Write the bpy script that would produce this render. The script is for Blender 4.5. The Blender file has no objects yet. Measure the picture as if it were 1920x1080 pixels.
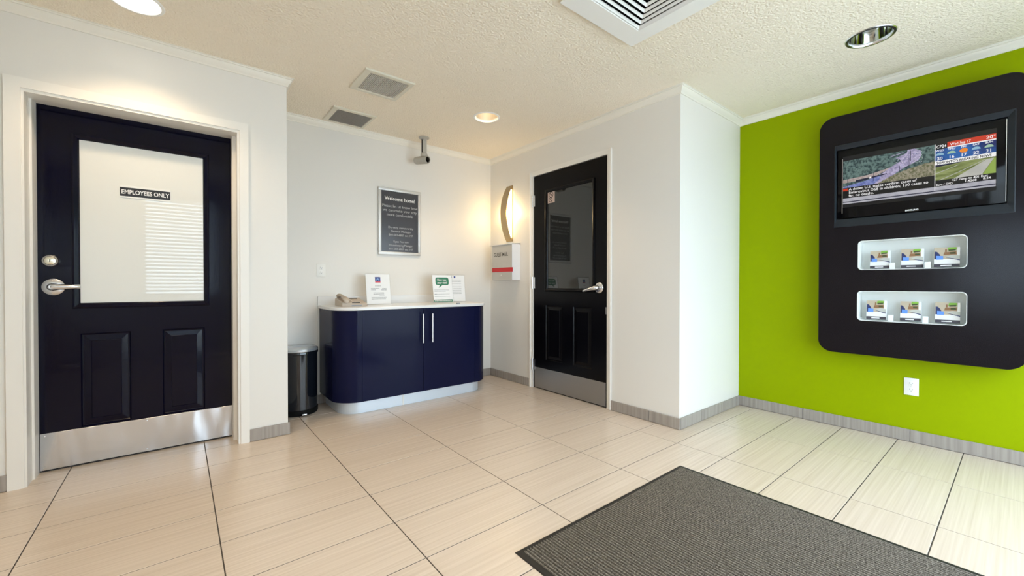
import bpy, bmesh, math, random
from mathutils import Vector, Matrix
random.seed(7)
SC = bpy.context.scene
COL = SC.collection

# ------------------------------------------------------------------ camera
YAW, PITCH, ROLL = 0.6793, 0.0093, -0.0009
CAM = Vector((0.0, 0.0, 1.055))
fw = Vector((math.sin(YAW)*math.cos(PITCH), math.cos(YAW)*math.cos(PITCH), -math.sin(PITCH)))
rt = Vector((math.cos(YAW), -math.sin(YAW), 0.0))
dn = fw.cross(rt)
rt2 = rt*math.cos(ROLL) + dn*math.sin(ROLL)
dn2 = dn*math.cos(ROLL) - rt*math.sin(ROLL)
cd = bpy.data.cameras.new('camera')
cd.sensor_width = 36.0
cd.sensor_fit = 'HORIZONTAL'
cd.lens = 773.5/1920*36
cd.clip_start = 0.02
cam = bpy.data.objects.new('camera', cd)
COL.objects.link(cam)
M = Matrix((rt2, -dn2, -fw)).transposed().to_4x4()
M.translation = CAM
cam.matrix_world = M
SC.camera = cam

# ------------------------------------------------------------------ world, daylight, exposure
SC.view_settings.view_transform = 'Standard'
SC.view_settings.look = 'None'
SC.view_settings.gamma = 1.0
SC.view_settings.use_curve_mapping = False
SC.view_settings.exposure = 0.0
SC.cycles.max_bounces = 14
SC.cycles.diffuse_bounces = 8
SC.cycles.glossy_bounces = 6
SC.cycles.transparent_max_bounces = 16
SC.cycles.caustics_reflective = False
SC.cycles.sample_clamp_indirect = 6.0
SC.cycles.use_denoising = True
SKY = 7.7
w = bpy.data.worlds.new('overcast_sky')
SC.world = w
w.use_nodes = True
nt = w.node_tree
bg = nt.nodes['Background']
bg.inputs['Color'].default_value = (0.73, 0.89, 1.04, 1)
bg.inputs['Strength'].default_value = SKY

def portal(name, x0, x1, z0, z1, y):
    l = bpy.data.lights.new(name, 'AREA')
    l.shape = 'RECTANGLE'; l.size = x1-x0; l.size_y = z1-z0
    l.cycles.is_portal = True
    o = bpy.data.objects.new(name, l); COL.objects.link(o)
    o.location = ((x0+x1)/2, y, (z0+z1)/2)
    o.rotation_euler = (math.radians(90), 0, 0)      # -Z -> +Y
    return o

# rear (street) side openings, behind the camera
RY = -0.65
ENT = (0.75, 3.70, 0.02, 2.12)
WIN = (-0.40, 0.48, 0.86, 2.30)
SIDE = (-0.52, 0.62, 0.75, 1.90)               # y0, y1, z0, z1 of the side window
XL = -1.25                                                # side wall outside the frame
portal('entrance_daylight', ENT[0], ENT[1], ENT[2], ENT[3], RY-0.13)
portal('window_daylight', WIN[0], WIN[1], WIN[2], WIN[3], RY-0.13)
sp = portal('side_daylight', SIDE[2], SIDE[3], SIDE[0], SIDE[1], 0)
sp.location = (XL-0.13, (SIDE[0]+SIDE[1])/2, (SIDE[2]+SIDE[3])/2); sp.rotation_euler = (0, math.radians(-90), 0)

# ------------------------------------------------------------------ materials
def mat(name, col, rough=0.5, metal=0.0, spec=0.5, coat=0.0, coat_rough=0.05, emit=None, estr=0.0):
    m = bpy.data.materials.new(name); m.use_nodes = True
    b = m.node_tree.nodes['Principled BSDF']
    b.inputs['Base Color'].default_value = (*col, 1)
    b.inputs['Roughness'].default_value = rough
    b.inputs['Metallic'].default_value = metal
    b.inputs['Specular IOR Level'].default_value = spec
    b.inputs['Coat Weight'].default_value = coat
    b.inputs['Coat Roughness'].default_value = coat_rough
    if emit:
        b.inputs['Emission Color'].default_value = (*emit, 1)
        b.inputs['Emission Strength'].default_value = estr
    return m

def nodes(m):
    return m.node_tree.nodes, m.node_tree.links, m.node_tree.nodes['Principled BSDF']

def add_noise_bump(m, scale, strength, dist=0.002, detail=3.0, stretch=(1, 1, 1), rough=0.55):
    N, L, b = nodes(m)
    tc = N.new('ShaderNodeTexCoord'); mp = N.new('ShaderNodeMapping'); no = N.new('ShaderNodeTexNoise'); bu = N.new('ShaderNodeBump')
    mp.inputs['Scale'].default_value = stretch
    no.inputs['Scale'].default_value = scale; no.inputs['Detail'].default_value = detail; no.inputs['Roughness'].default_value = rough
    bu.inputs['Strength'].default_value = strength; bu.inputs['Distance'].default_value = dist
    L.new(tc.outputs['Object'], mp.inputs['Vector']); L.new(mp.outputs['Vector'], no.inputs['Vector'])
    L.new(no.outputs['Fac'], bu.inputs['Height']); L.new(bu.outputs['Normal'], b.inputs['Normal'])
    return no

def add_color_noise(m, c0, c1, scale, stretch=(1, 1, 1), detail=4.0, lo=0.35, hi=0.65, per_object=0.0):
    N, L, b = nodes(m)
    tc = N.new('ShaderNodeTexCoord'); mp = N.new('ShaderNodeMapping'); no = N.new('ShaderNodeTexNoise'); ra = N.new('ShaderNodeValToRGB')
    mp.inputs['Scale'].default_value = stretch
    no.inputs['Scale'].default_value = scale; no.inputs['Detail'].default_value = detail
    ra.color_ramp.elements[0].position = lo; ra.color_ramp.elements[0].color = (*c0, 1)
    ra.color_ramp.elements[1].position = hi; ra.color_ramp.elements[1].color = (*c1, 1)
    if per_object:
        oi = N.new('ShaderNodeObjectInfo'); mu = N.new('ShaderNodeMath'); mu.operation = 'MULTIPLY'; mu.inputs[1].default_value = per_object
        cb = N.new('ShaderNodeCombineXYZ')
        L.new(oi.outputs['Random'], mu.inputs[0])
        for k in range(3): L.new(mu.outputs[0], cb.inputs[k])
        L.new(cb.outputs[0], mp.inputs['Location'])
    L.new(tc.outputs['Object'], mp.inputs['Vector']); L.new(mp.outputs['Vector'], no.inputs['Vector'])
    L.new(no.outputs['Fac'], ra.inputs['Fac']); L.new(ra.outputs['Color'], b.inputs['Base Color'])
    return ra

WALL = mat('wall_paint', (0.765, 0.745, 0.708), 0.42, spec=0.4); add_noise_bump(WALL, 160, 0.08, 0.001)
GREEN = mat('lime_paint', (0.275, 0.362, 0.0), 0.5, spec=0.06); add_noise_bump(GREEN, 160, 0.08, 0.001)
CEIL = mat('ceiling_stipple', (0.87, 0.795, 0.675), 0.9, spec=0.1); add_noise_bump(CEIL, 80, 1.0, 0.010, 2.0)
TRIM = mat('trim_paint', (0.82, 0.80, 0.76), 0.35)
CROWN = mat('crown_paint', (0.80, 0.77, 0.70), 0.4)
GROUT = mat('dark_grout', (0.060, 0.050, 0.041), 0.9)
TILE = mat('floor_tile', (0.6, 0.5, 0.4), 0.27, spec=0.5)
add_color_noise(TILE, (0.60, 0.495, 0.40), (0.72, 0.615, 0.52), 3.0, (0.5, 34, 1), 5.0, 0.25, 0.70, per_object=37.0)
BASE = mat('base_tile', (0.4, 0.36, 0.33), 0.4)
add_color_noise(BASE, (0.27, 0.24, 0.215), (0.38, 0.345, 0.315), 3.0, (20, 20, 0.6), 4.0, 0.3, 0.7, per_object=11.0)
NAVYDOOR = mat('door_paint', (0.0010, 0.0012, 0.010), 0.11, spec=0.22); add_noise_bump(NAVYDOOR, 60, 0.05, 0.002, 2.0, (1, 1, 0.35))
BLACKDOOR = mat('black_door_paint', (0.002, 0.002, 0.003), 0.25, spec=0.16); add_noise_bump(BLACKDOOR, 60, 0.08, 0.002, 2.0, (1, 1, 0.35))
FROST = mat('frosted_glass', (0.76, 0.765, 0.735), 0.012, spec=0.55)
DARKGLASS = mat('dark_glass', (0.012, 0.014, 0.015), 0.02, spec=0.75)
STEEL = mat('brushed_steel', (0.72, 0.73, 0.76), 0.27, 1.0); add_noise_bump(STEEL, 4, 0.8, 0.03, 1.0, (1.8, 1, 0.5))
STEEL2 = mat('brushed_kickplate', (0.42, 0.42, 0.42), 0.36, 1.0); add_noise_bump(STEEL2, 40, 0.06, 0.001, 2.0, (1, 0.2, 30))
SATIN = mat('satin_nickel', (0.74, 0.75, 0.78), 0.25, 1.0)
BRASS = mat('brass_cylinder', (0.86, 0.82, 0.68), 0.25, 1.0)
CHROME = mat('chrome_reflector', (0.80, 0.81, 0.79), 0.04, 1.0)
ALU = mat('aluminium_frame', (0.66, 0.66, 0.65), 0.45, 0.5)
TOE = mat('aluminium_toe', (0.70, 0.76, 0.83), 0.42, 0.45)
CABINET = mat('cabinet_laminate', (0.007, 0.0085, 0.034), 0.13, spec=0.10)
PANEL = mat('panel_laminate', (0.0048, 0.0036, 0.0060), 0.20, spec=0.22); add_noise_bump(PANEL, 300, 0.03, 0.0005)
BEZEL = mat('charcoal_surround', (0.016, 0.020, 0.026), 0.38, spec=0.25)
GLOSS = mat('gloss_black', (0.002, 0.002, 0.003), 0.08, spec=0.18)
BLACK = mat('matt_black', (0.003, 0.003, 0.003), 0.7, spec=0.2)
COUNTER = mat('white_countertop', (0.78, 0.79, 0.80), 0.22)
WHITE = mat('white_plastic', (0.82, 0.82, 0.80), 0.35)
NICHE = mat('niche_white', (0.74, 0.76, 0.74), 0.45)
PAPER = mat('paper_white', (0.82, 0.84, 0.86), 0.6)
INK = mat('grey_ink', (0.30, 0.32, 0.35), 0.8)
DARKINK = mat('dark_ink', (0.10, 0.10, 0.09), 0.8)
REFLECT = mat('satin_reflector', (0.85, 0.78, 0.66), 0.45, 0.6)
BEIGE = mat('beige_plastic', (0.50, 0.42, 0.34), 0.45)
BOXGREY = mat('box_grey', (0.50, 0.49, 0.465), 0.45)
BOXWHITE = mat('box_side', (0.78, 0.79, 0.82), 0.4)
RED = mat('red_band', (0.55, 0.012, 0.020), 0.45)
SIGNGREY = mat('sign_charcoal', (0.050, 0.050, 0.060), 0.22, spec=0.5)
LETTER = mat('white_lettering', (0.80, 0.80, 0.80), 0.5)
LETTER_SOFT = mat('pale_lettering', (0.46, 0.46, 0.47), 0.5)
CAMGREY = mat('camera_grey', (0.42, 0.40, 0.36), 0.45)
VENT = mat('vent_enamel', (0.66, 0.63, 0.53), 0.45)
FIN = mat('vent_fin', (0.62, 0.60, 0.57), 0.4)
FINDARK = mat('vent_fin_dark', (0.34, 0.34, 0.31), 0.5)
DIFF = mat('diffuser_white', (0.80, 0.79, 0.77), 0.4)
BRONZE = mat('sconce_champagne', (0.42, 0.33, 0.20), 0.35, 0.8)
BULB = mat('lamp_glow', (1, 0.9, 0.75), 0.5, emit=(1.0, 0.76, 0.48), estr=4.0)
LENS = mat('lamp_lens', (1, 0.95, 0.85), 0.5, emit=(1.0, 0.90, 0.74), estr=9.0)
SCONCEGLOW = mat('sconce_glow', (1, 0.9, 0.7), 0.5, emit=(1.0, 0.78, 0.42), estr=5.0)
DARKBULB = mat('unlit_lamp', (0.55, 0.55, 0.50), 0.2)
LID = mat('bin_lid_steel', (0.62, 0.67, 0.72), 0.25, 0.6)
BINBLK = mat('bin_black', (0.006, 0.008, 0.012), 0.10, spec=0.7)
RUBBER = mat('black_rubber', (0.012, 0.011, 0.010), 0.6)
CARPET = mat('carpet_grey', (0.2, 0.2, 0.18), 0.95, spec=0.05)
add_color_noise(CARPET, (0.06, 0.052, 0.044), (0.31, 0.285, 0.245), 330, (1, 0.7, 1), 3.0, 0.33, 0.67)
BUBBLE = mat('speech_bubble_green', (0.030, 0.19, 0.105), 0.6)
LOGOBLUE = mat('logo_blue', (0.035, 0.065, 0.25), 0.6)
LOGOLIGHT = mat('logo_light_blue', (0.20, 0.32, 0.60), 0.6)
LOGORED = mat('logo_red', (0.62, 0.08, 0.13), 0.6)
OUTDOOR = mat('outdoor_concrete', (0.82, 0.79, 0.75), 0.9)
BLIND = mat('blind_slat', (0.20, 0.21, 0.22), 0.6)

def clear_mat(name, tint, gloss):
    m = bpy.data.materials.new(name); m.use_nodes = True
    N, L = m.node_tree.nodes, m.node_tree.links
    N.clear()
    out = N.new('ShaderNodeOutputMaterial'); mx = N.new('ShaderNodeMixShader'); tr = N.new('ShaderNodeBsdfTransparent'); gl = N.new('ShaderNodeBsdfGlossy')
    tr.inputs['Color'].default_value = (*tint, 1); gl.inputs['Roughness'].default_value = 0.02
    mx.inputs['Fac'].default_value = gloss
    L.new(tr.outputs[0], mx.inputs[1]); L.new(gl.outputs[0], mx.inputs[2]); L.new(mx.outputs[0], out.inputs['Surface'])
    return m
CLEAR = clear_mat('clear_glass', (0.97, 0.98, 0.98), 0.06)
ACRYLIC = clear_mat('clear_acrylic', (0.985, 0.99, 0.99), 0.04)

def screen_mat(name, c0, c1=None, scale=60, stretch=(1, 1, 1), strength=0.72):
    m = mat(name, (0, 0, 0), 0.15, emit=c0, estr=strength)
    if c1:
        N, L, b = nodes(m)
        tc = N.new('ShaderNodeTexCoord'); mp = N.new('ShaderNodeMapping'); no = N.new('ShaderNodeTexNoise'); ra = N.new('ShaderNodeValToRGB')
        mp.inputs['Scale'].default_value = stretch; no.inputs['Scale'].default_value = scale; no.inputs['Detail'].default_value = 5
        ra.color_ramp.elements[0].position = 0.38; ra.color_ramp.elements[0].color = (*c0, 1)
        ra.color_ramp.elements[1].position = 0.62; ra.color_ramp.elements[1].color = (*c1, 1)
        L.new(tc.outputs['Object'], mp.inputs['Vector']); L.new(mp.outputs['Vector'], no.inputs['Vector'])
        L.new(no.outputs['Fac'], ra.inputs['Fac']); L.new(ra.outputs['Color'], b.inputs['Emission Color'])
    return m
S_TREE = screen_mat('screen_trees', (0.012, 0.045, 0.055), (0.17, 0.27, 0.25), 75)
S_ROAD = screen_mat('screen_road', (0.34, 0.31, 0.50), (0.62, 0.56, 0.80), 70)
S_ROADB = screen_mat('screen_road_blue', (0.14, 0.18, 0.50), (0.30, 0.36, 0.72), 70)
S_SHOULDER = screen_mat('screen_shoulder', (0.45, 0.36, 0.34), (0.62, 0.52, 0.50), 70)
S_GRASS = screen_mat('screen_grass', (0.14, 0.15, 0.07), (0.44, 0.40, 0.30), 90)
S_DARK = screen_mat('screen_dark', (0.010, 0.014, 0.05))
S_BLACK = screen_mat('screen_black', (0.004, 0.005, 0.008))
S_WHITE = screen_mat('screen_white', (1.0, 1.0, 1.0), strength=0.85)
S_GREY = screen_mat('screen_grey', (0.50, 0.50, 0.58), (0.62, 0.62, 0.68), 30)
S_RED = screen_mat('screen_red', (0.75, 0.045, 0.012))
S_BLUE = screen_mat('screen_blue', (0.005, 0.02, 0.16), (0.02, 0.16, 0.55), 6)
S_ORANGE = screen_mat('screen_orange', (1.0, 0.30, 0.02), strength=0.8)
S_CLOUD = screen_mat('screen_cloud', (0.35, 0.62, 0.80))
S_PALE = screen_mat('screen_cloud_green', (0.45, 0.70, 0.50))
S_MEADOW = screen_mat('screen_meadow', (0.16, 0.21, 0.05), (0.36, 0.42, 0.16), 30, (1, 0.3, 2))
S_LANE = screen_mat('screen_lane', (0.58, 0.58, 0.54), (0.66, 0.66, 0.60), 20)
S_LIME = screen_mat('screen_lime', (0.36, 0.52, 0.10))

# ------------------------------------------------------------------ builders
WL = {}                                      # world location of every root (no rotations are used on roots)
class MB:
    def __init__(s): s.v = []; s.f = []; s.m = []
    def add(s, vs, fs, m=0):
        o = len(s.v); s.v += [tuple(p) for p in vs]
        for f in fs: s.f.append(tuple(i+o for i in f)); s.m.append(m)
        return s
    def box(s, x0, x1, y0, y1, z0, z1, m=0, bev=0.0, seg=2):
        if bev <= 0:
            v = [(x0,y0,z0),(x1,y0,z0),(x1,y1,z0),(x0,y1,z0),(x0,y0,z1),(x1,y0,z1),(x1,y1,z1),(x0,y1,z1)]
            return s.add(v, [(0,3,2,1),(4,5,6,7),(0,1,5,4),(1,2,6,5),(2,3,7,6),(3,0,4,7)], m)
        bm = bmesh.new(); bmesh.ops.create_cube(bm, size=1)
        for p in bm.verts: p.co = Vector((x0+(p.co.x+.5)*(x1-x0), y0+(p.co.y+.5)*(y1-y0), z0+(p.co.z+.5)*(z1-z0)))
        bmesh.ops.bevel(bm, geom=list(bm.edges), offset=bev, segments=seg, profile=0.5, affect='EDGES')
        return s.addbm(bm, m)
    def addbm(s, bm, m=0):
        bm.verts.index_update()
        s.add([p.co[:] for p in bm.verts], [[q.index for q in f.verts] for f in bm.faces], m); bm.free(); return s
    def poly(s, pts, m=0): return s.add(pts, [tuple(range(len(pts)))], m)
    def loft(s, loops, m=0, cap0=False, cap1=False, closed=True):
        n = len(loops[0]); vs = [p for l in loops for p in l]; fs = []
        for a in range(len(loops)-1):
            for i in range(n if closed else n-1):
                j = (i+1) % n
                fs.append((a*n+i, a*n+j, (a+1)*n+j, (a+1)*n+i))
        if cap0: fs.append(tuple(range(n)))
        if cap1: fs.append(tuple((len(loops)-1)*n+i for i in range(n)))
        return s.add(vs, fs, m)
    def lathe(s, prof, c, ax=(0, 0, 1), seg=32, m=0, cap0=False, cap1=False):
        ax = Vector(ax).normalized(); a = ax.orthogonal().normalized(); b = ax.cross(a); c = Vector(c)
        loops = [[c+ax*h+(a*math.cos(2*math.pi*i/seg)+b*math.sin(2*math.pi*i/seg))*r for i in range(seg)] for r, h in prof]
        return s.loft(loops, m, cap0, cap1)
    def tube(s, path, r, seg=12, m=0):
        path = [Vector(p) for p in path]; loops = []; up = None
        for i, p in enumerate(path):
            d = (path[min(i+1, len(path)-1)]-path[max(i-1, 0)]).normalized()
            a = d.orthogonal().normalized() if up is None else (up-d*up.dot(d)).normalized()
            up = a; b = d.cross(a)
            rr = r[i] if isinstance(r, (list, tuple)) else r
            loops.append([p+(a*math.cos(2*math.pi*k/seg)+b*math.sin(2*math.pi*k/seg))*rr for k in range(seg)])
        return s.loft(loops, m, True, True)
    def mesh(s, name, mats, off=(0, 0, 0), smooth=True, angle=35, recalc=True):
        off = Vector(off)
        me = bpy.data.meshes.new(name)
        me.from_pydata([Vector(p)-off for p in s.v], [], s.f)
        for k in (mats if isinstance(mats, (list, tuple)) else [mats]): me.materials.append(k)
        me.polygons.foreach_set('material_index', s.m)
        if recalc:
            bm = bmesh.new(); bm.from_mesh(me); bmesh.ops.recalc_face_normals(bm, faces=bm.faces); bm.to_mesh(me); bm.free()
        if smooth:
            me.polygons.foreach_set('use_smooth', [True]*len(me.polygons)); me.set_sharp_from_angle(angle=math.radians(angle))
        me.update(); return me
    def build(s, name, mats, parent=None, base=None, **kw):
        loc = WL[parent.name] if parent else Vector(base if base is not None else (0, 0, 0))
        me = s.mesh(name, mats, loc, **kw)
        o = bpy.data.objects.new(name, me); COL.objects.link(o)
        if parent: o.parent = parent
        else: o.location = loc
        WL[o.name] = loc.copy()
        return o

def tag(o, label=None, cat=None, group=None, kind=None):
    if label: o['label'] = label
    if cat: o['category'] = cat
    if group: o['group'] = group
    if kind: o['kind'] = kind
    return o
def thing(name, loc, label, cat, group=None, kind=None):
    o = bpy.data.objects.new(name, None); COL.objects.link(o); o.location = loc; o.empty_display_size = 0.05
    WL[o.name] = Vector(loc)
    return tag(o, label, cat, group, kind)
def struct(o, label, cat): return tag(o, label, cat, None, 'structure')

class Fr:                                     # a plane of the room: u to the reader's right, v up, w out of the wall
    def __init__(s, face, at): s.face, s.at = face, at
    def p(s, u, v, w=0.0):
        return Vector((u, s.at-w, v)) if s.face == '-y' else Vector((s.at-w, -u, v))
    def quad(s, mb, u0, u1, v0, v1, w=0.0, m=0): mb.poly([s.p(u0,v0,w), s.p(u1,v0,w), s.p(u1,v1,w), s.p(u0,v1,w)], m)
    def poly(s, mb, pts, w=0.0, m=0): mb.poly([s.p(a, b, w) for a, b in pts], m)
class FrT(Fr):                                # a tilted or horizontal sheet: origin, right, up, normal
    def __init__(s, o, r, u):
        s.o, s.r, s.uu = Vector(o), Vector(r).normalized(), Vector(u).normalized(); s.n = s.r.cross(s.uu)
    def p(s, u, v, w=0.0): return s.o+s.r*u+s.uu*v+s.n*w

def text(mb, fr, s, u, v, size, w=0.0005, m=0, align='CENTER', bold=0.0, width=None):
    cu = bpy.data.curves.new('t', 'FONT'); cu.body = s; cu.size = size; cu.align_x = align; cu.offset = bold; cu.resolution_u = 3
    o = bpy.data.objects.new('t', cu); COL.objects.link(o)
    dg = bpy.context.evaluated_depsgraph_get()
    me = bpy.data.meshes.new_from_object(o.evaluated_get(dg))
    xs = [q.co.x for q in me.vertices]
    k = 1.0
    if width and xs: k = width/(max(xs)-min(xs))
    mb.add([fr.p(u+q.co.x*k, v+q.co.y, w) for q in me.vertices], [tuple(f.vertices) for f in me.polygons], m)
    bpy.data.objects.remove(o); bpy.data.curves.remove(cu); bpy.data.meshes.remove(me)

def rrect(u0, u1, v0, v1, r, seg=8):
    pts = []
    for cx, cy, a0 in ((u1-r, v1-r, 0), (u0+r, v1-r, 90), (u0+r, v0+r, 180), (u1-r, v0+r, 270)):
        for i in range(seg+1):
            a = math.radians(a0+90*i/seg); pts.append((cx+r*math.cos(a), cy+r*math.sin(a)))
    return pts
def circle(cx, cy, r, seg=48): return [(cx+r*math.cos(2*math.pi*i/seg), cy+r*math.sin(2*math.pi*i/seg)) for i in range(seg)]
def filled(mb, loops, to3, m=0):             # outer loop with holes -> triangles
    bm = bmesh.new(); es = []
    for l in loops:
        vs = [bm.verts.new(Vector((a, b, 0))) for a, b in l]
        es += [bm.edges.new((vs[i], vs[(i+1) % len(vs)])) for i in range(len(vs))]
    bmesh.ops.triangle_fill(bm, use_beauty=True, edges=es, normal=(0, 0, 1))
    for v in bm.verts: v.co = to3(v.co.x, v.co.y)
    mb.addbm(bm, m)

# ------------------------------------------------------------------ room dimensions
H = 2.485
Y1, YB, X2, YC, X3 = 3.24, 3.887, 2.82, 1.56, 3.815      # left wall, back wall, door wall, corner wall, lime wall
XE = 0.592                                                # free end of the left wall
D1 = (-0.615, 0.288, 2.062)                               # employees' door opening
D2 = (2.212, 3.145, 2.150)                                # second door, along y

# floor and its tiles
mb = MB(); mb.box(XL-0.1, X3+0.15, RY-0.12, YB+0.15, -0.08, -0.0013)
floor = struct(mb.build('floor', GROUT), 'grey beige porcelain tile floor of the lobby', 'floor')
TX, TY, TA, TB = -0.485, 2.952, 0.611, 0.303
GAP = 0.0022
def tile_mesh(a, b):
    q = MB(); c = 0.0008
    q.loft([[(0,0,-0.006),(a,0,-0.006),(a,b,-0.006),(0,b,-0.006)], [(0,0,-c),(a,0,-c),(a,b,-c),(0,b,-c)], [(c,c,0),(a-c,c,0),(a-c,b-c,0),(c,b-c,0)]], 0, False, True)
    return q.mesh('tile', TILE, smooth=False)
full = tile_mesh(TA-2*GAP, TB-2*GAP)
cache = {}
for i in range(-2, 8):
    for j in range(-4, 15):
        x0, x1 = TX+i*TA, TX+(i+1)*TA
        y1, y0 = TY-j*TB, TY-(j+1)*TB
        x0c, x1c, y0c, y1c = max(x0, XL), min(x1, X3), max(y0, RY-0.1), min(y1, YB)
        # under walls nothing is laid
        if y0c >= Y1+0.2 and x1c <= XE: continue
        if x0c >= X2+0.15 and y0c >= YC+0.02: continue
        if y0c >= Y1+0.20 and x0c < XE < x1c: x0c = XE
        if x1c-x0c < 0.02 or y1c-y0c < 0.02: continue
        a, b = x1c-x0c-2*GAP, y1c-y0c-2*GAP
        k = (round(a, 3), round(b, 3))
        me = full if abs(a-TA+2*GAP) < 1e-6 and abs(b-TB+2*GAP) < 1e-6 else cache.setdefault(k, tile_mesh(a, b))
        o = bpy.data.objects.new('tile', me); COL.objects.link(o); o.parent = floor
        o.location = (x0c+GAP, y0c+GAP, 0)

# walls
def wall(name, boxes, m, label):
    q = MB()
    for b in boxes: q.box(*b)
    return struct(q.build(name, m, smooth=False), label, 'wall')
wall('wall_left', [(XL-0.1, -0.6265, Y1, YB+0.12, 0, H+0.05), (0.3145, XE, Y1, YB+0.12, 0, H+0.05), (-0.6265, 0.3145, Y1, YB+0.12, 2.0635, H+0.05)],
     WALL, 'white wall around the employees door on the left')
wall('wall_back', [(XE, X2+0.12, YB, YB+0.12, 0, H+0.05)], WALL, 'white back wall above the navy cabinet')
wall('wall_right', [(X2, X2+0.14, D2[1]+0.03, YB, 0, H+0.05), (X2, X2+0.14, YC, D2[0]-0.03, 0, H+0.05), (X2, X2+0.14, D2[0]-0.03, D2[1]+0.03, D2[2]+0.03, H+0.05)],
     WALL, 'white wall holding the black door with the no smoking sticker')
wall('wall_corner', [(X2+0.14, X3+0.12, YC, YC+0.12, 0, H+0.05)], WALL, 'narrow bright white wall between the black door wall and the lime wall')
wall('wall_green', [(X3, X3+0.12, RY-0.12, YC, 0, H+0.05)], GREEN, 'lime green accent wall behind the media panel')
wall('wall_side', [(XL-0.12, XL, RY-0.12, SIDE[0], 0, H+0.05), (XL-0.12, XL, SIDE[1], Y1, 0, H+0.05), (XL-0.12, XL, SIDE[0], SIDE[1], 0, SIDE[2]), (XL-0.12, XL, SIDE[0], SIDE[1], SIDE[3], H+0.05)], WALL, 'white side wall left of the frame')
wall('wall_front', [(XL, WIN[0], RY-0.12, RY, 0, H+0.05), (WIN[1], ENT[0], RY-0.12, RY, 0, H+0.05), (ENT[1], X3, RY-0.12, RY, 0, H+0.05),
     (WIN[0], WIN[1], RY-0.12, RY, 0, WIN[2]), (WIN[0], WIN[1], RY-0.12, RY, WIN[3], H+0.05), (ENT[0], ENT[1], RY-0.12, RY, ENT[3], H+0.05)], WALL, 'white street wall behind the camera')
# dark spaces behind the two doors
q = MB(); q.box(D1[0]-0.02, D1[1]+0.03, 3.50, 3.52, 0, D1[2]); struct(q.build('wall_behind', BLACK, smooth=False), 'dark backing behind the employees door', 'wall')
q = MB(); q.box(X2+0.105, X2+0.13, D2[0]-0.04, D2[1]+0.04, 0, D2[2]+0.04); struct(q.build('wall_beyond', BLACK, smooth=False), 'dark backing behind the black door', 'wall')

# ceiling with openings
CANS = [(-0.163, 2.835, 'lens'), (2.06, 2.90, 'warm'), (3.115, 0.565, 'off'), (-0.35, 0.75, 'fill_left'), (1.15, -0.15, 'fill_right')]  # last two are unseen lamps added for warm fill light
CR = 0.098
V1 = (0.967, 1.318, 2.730, 3.078); V2 = (0.972, 1.320, 3.470, 3.812)
V1i = (1.013, 1.286, 2.767, 3.042); V2i = (1.014, 1.294, 3.510, 3.790)
DO = (1.492, 2.092, 0.867, 1.467); DI = (1.595, 1.990, 0.970, 1.350)
rc = lambda r: [(r[0], r[2]), (r[1], r[2]), (r[1], r[3]), (r[0], r[3])]
q = MB()
filled(q, [[(XL-0.1, RY-0.12), (X3+0.12, RY-0.12), (X3+0.12, YB+0.12), (XL-0.1, YB+0.12)]]+[circle(c[0], c[1], CR) for c in CANS]+[rc(V1i), rc(V2i), rc(DI)],
       lambda a, b: Vector((a, b, H)))
struct(q.build('ceiling', CEIL, smooth=False, recalc=False), 'cream stippled plaster ceiling', 'ceiling')
q = MB(); q.box(XL-0.2, X3+0.2, RY-0.2, YB+0.2, 2.80, 2.86)  # unseen slab added to keep sky light from leaking in
struct(q.build('ceiling_light_block', BLACK, smooth=False), 'unseen dark deck added above the ceiling void to block sky light', 'ceiling')
q = MB(); q.box(XL-0.12, X3+0.14, RY-0.14, RY-0.121, H, 2.82); q.box(XL-0.12, X3+0.14, YB+0.121, YB+0.14, H, 2.82)
q.box(XL-0.14, XL-0.121, RY-0.14, YB+0.14, H, 2.82); q.box(X3+0.121, X3+0.14, RY-0.14, YB+0.14, H, 2.82)
struct(q.build('wall_void', BLACK, smooth=False), 'dark boards closing the ceiling void', 'wall')

# outdoors seen through the glazing
q = MB(); q.box(-40, 40, -40, 40, -0.14, -0.09)
struct(q.build('ground', OUTDOOR, smooth=False), 'pale concrete forecourt outside the entrance', 'ground')

# crown moulding: mitred pieces
PROF = [(0.0, -0.062), (0.007, -0.062), (0.008, -0.052), (0.014, -0.044), (0.024, -0.032), (0.030, -0.018), (0.030, -0.013), (0.037, -0.012), (0.038, -0.004), (0.044, -0.003), (0.044, 0.0), (0.0, 0.0)]
def crown(n, a, b, nrm, m0, m1, label):
    a, b, nrm = Vector((*a, H)), Vector((*b, H)), Vector((*nrm, 0)); d = (b-a).normalized()
    PF = [(o*0.92, z*0.9) for o, z in PROF]; l0 = [a+nrm*o+d*(o*m0)+Vector((0, 0, z)) for o, z in PF]; l1 = [b+nrm*o+d*(o*m1)+Vector((0, 0, z)) for o, z in PF]
    q = MB(); q.loft([l0, l1], 0, True, True)
    struct(q.build('trim_%d' % n, CROWN, angle=25), label, 'crown moulding')
crown(1, (XL, Y1), (XE, Y1), (0, -1), 1, 1, 'crown moulding along the top of the left wall')
crown(2, (XE, Y1), (XE, YB), (1, 0), -1, -1, 'crown moulding around the free end of the left wall')
crown(3, (XE, YB), (X2, YB), (0, -1), 1, -1, 'crown moulding above the cabinet on the back wall')
crown(4, (X2, YB), (X2, YC), (-1, 0), 1, 1, 'crown moulding above the black door')
crown(5, (X2, YC), (X3, YC), (0, -1), -1, -1, 'crown moulding of the narrow white corner wall')
crown(6, (X3, YC), (X3, RY), (-1, 0), 1, -1, 'crown moulding above the lime wall')

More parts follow.
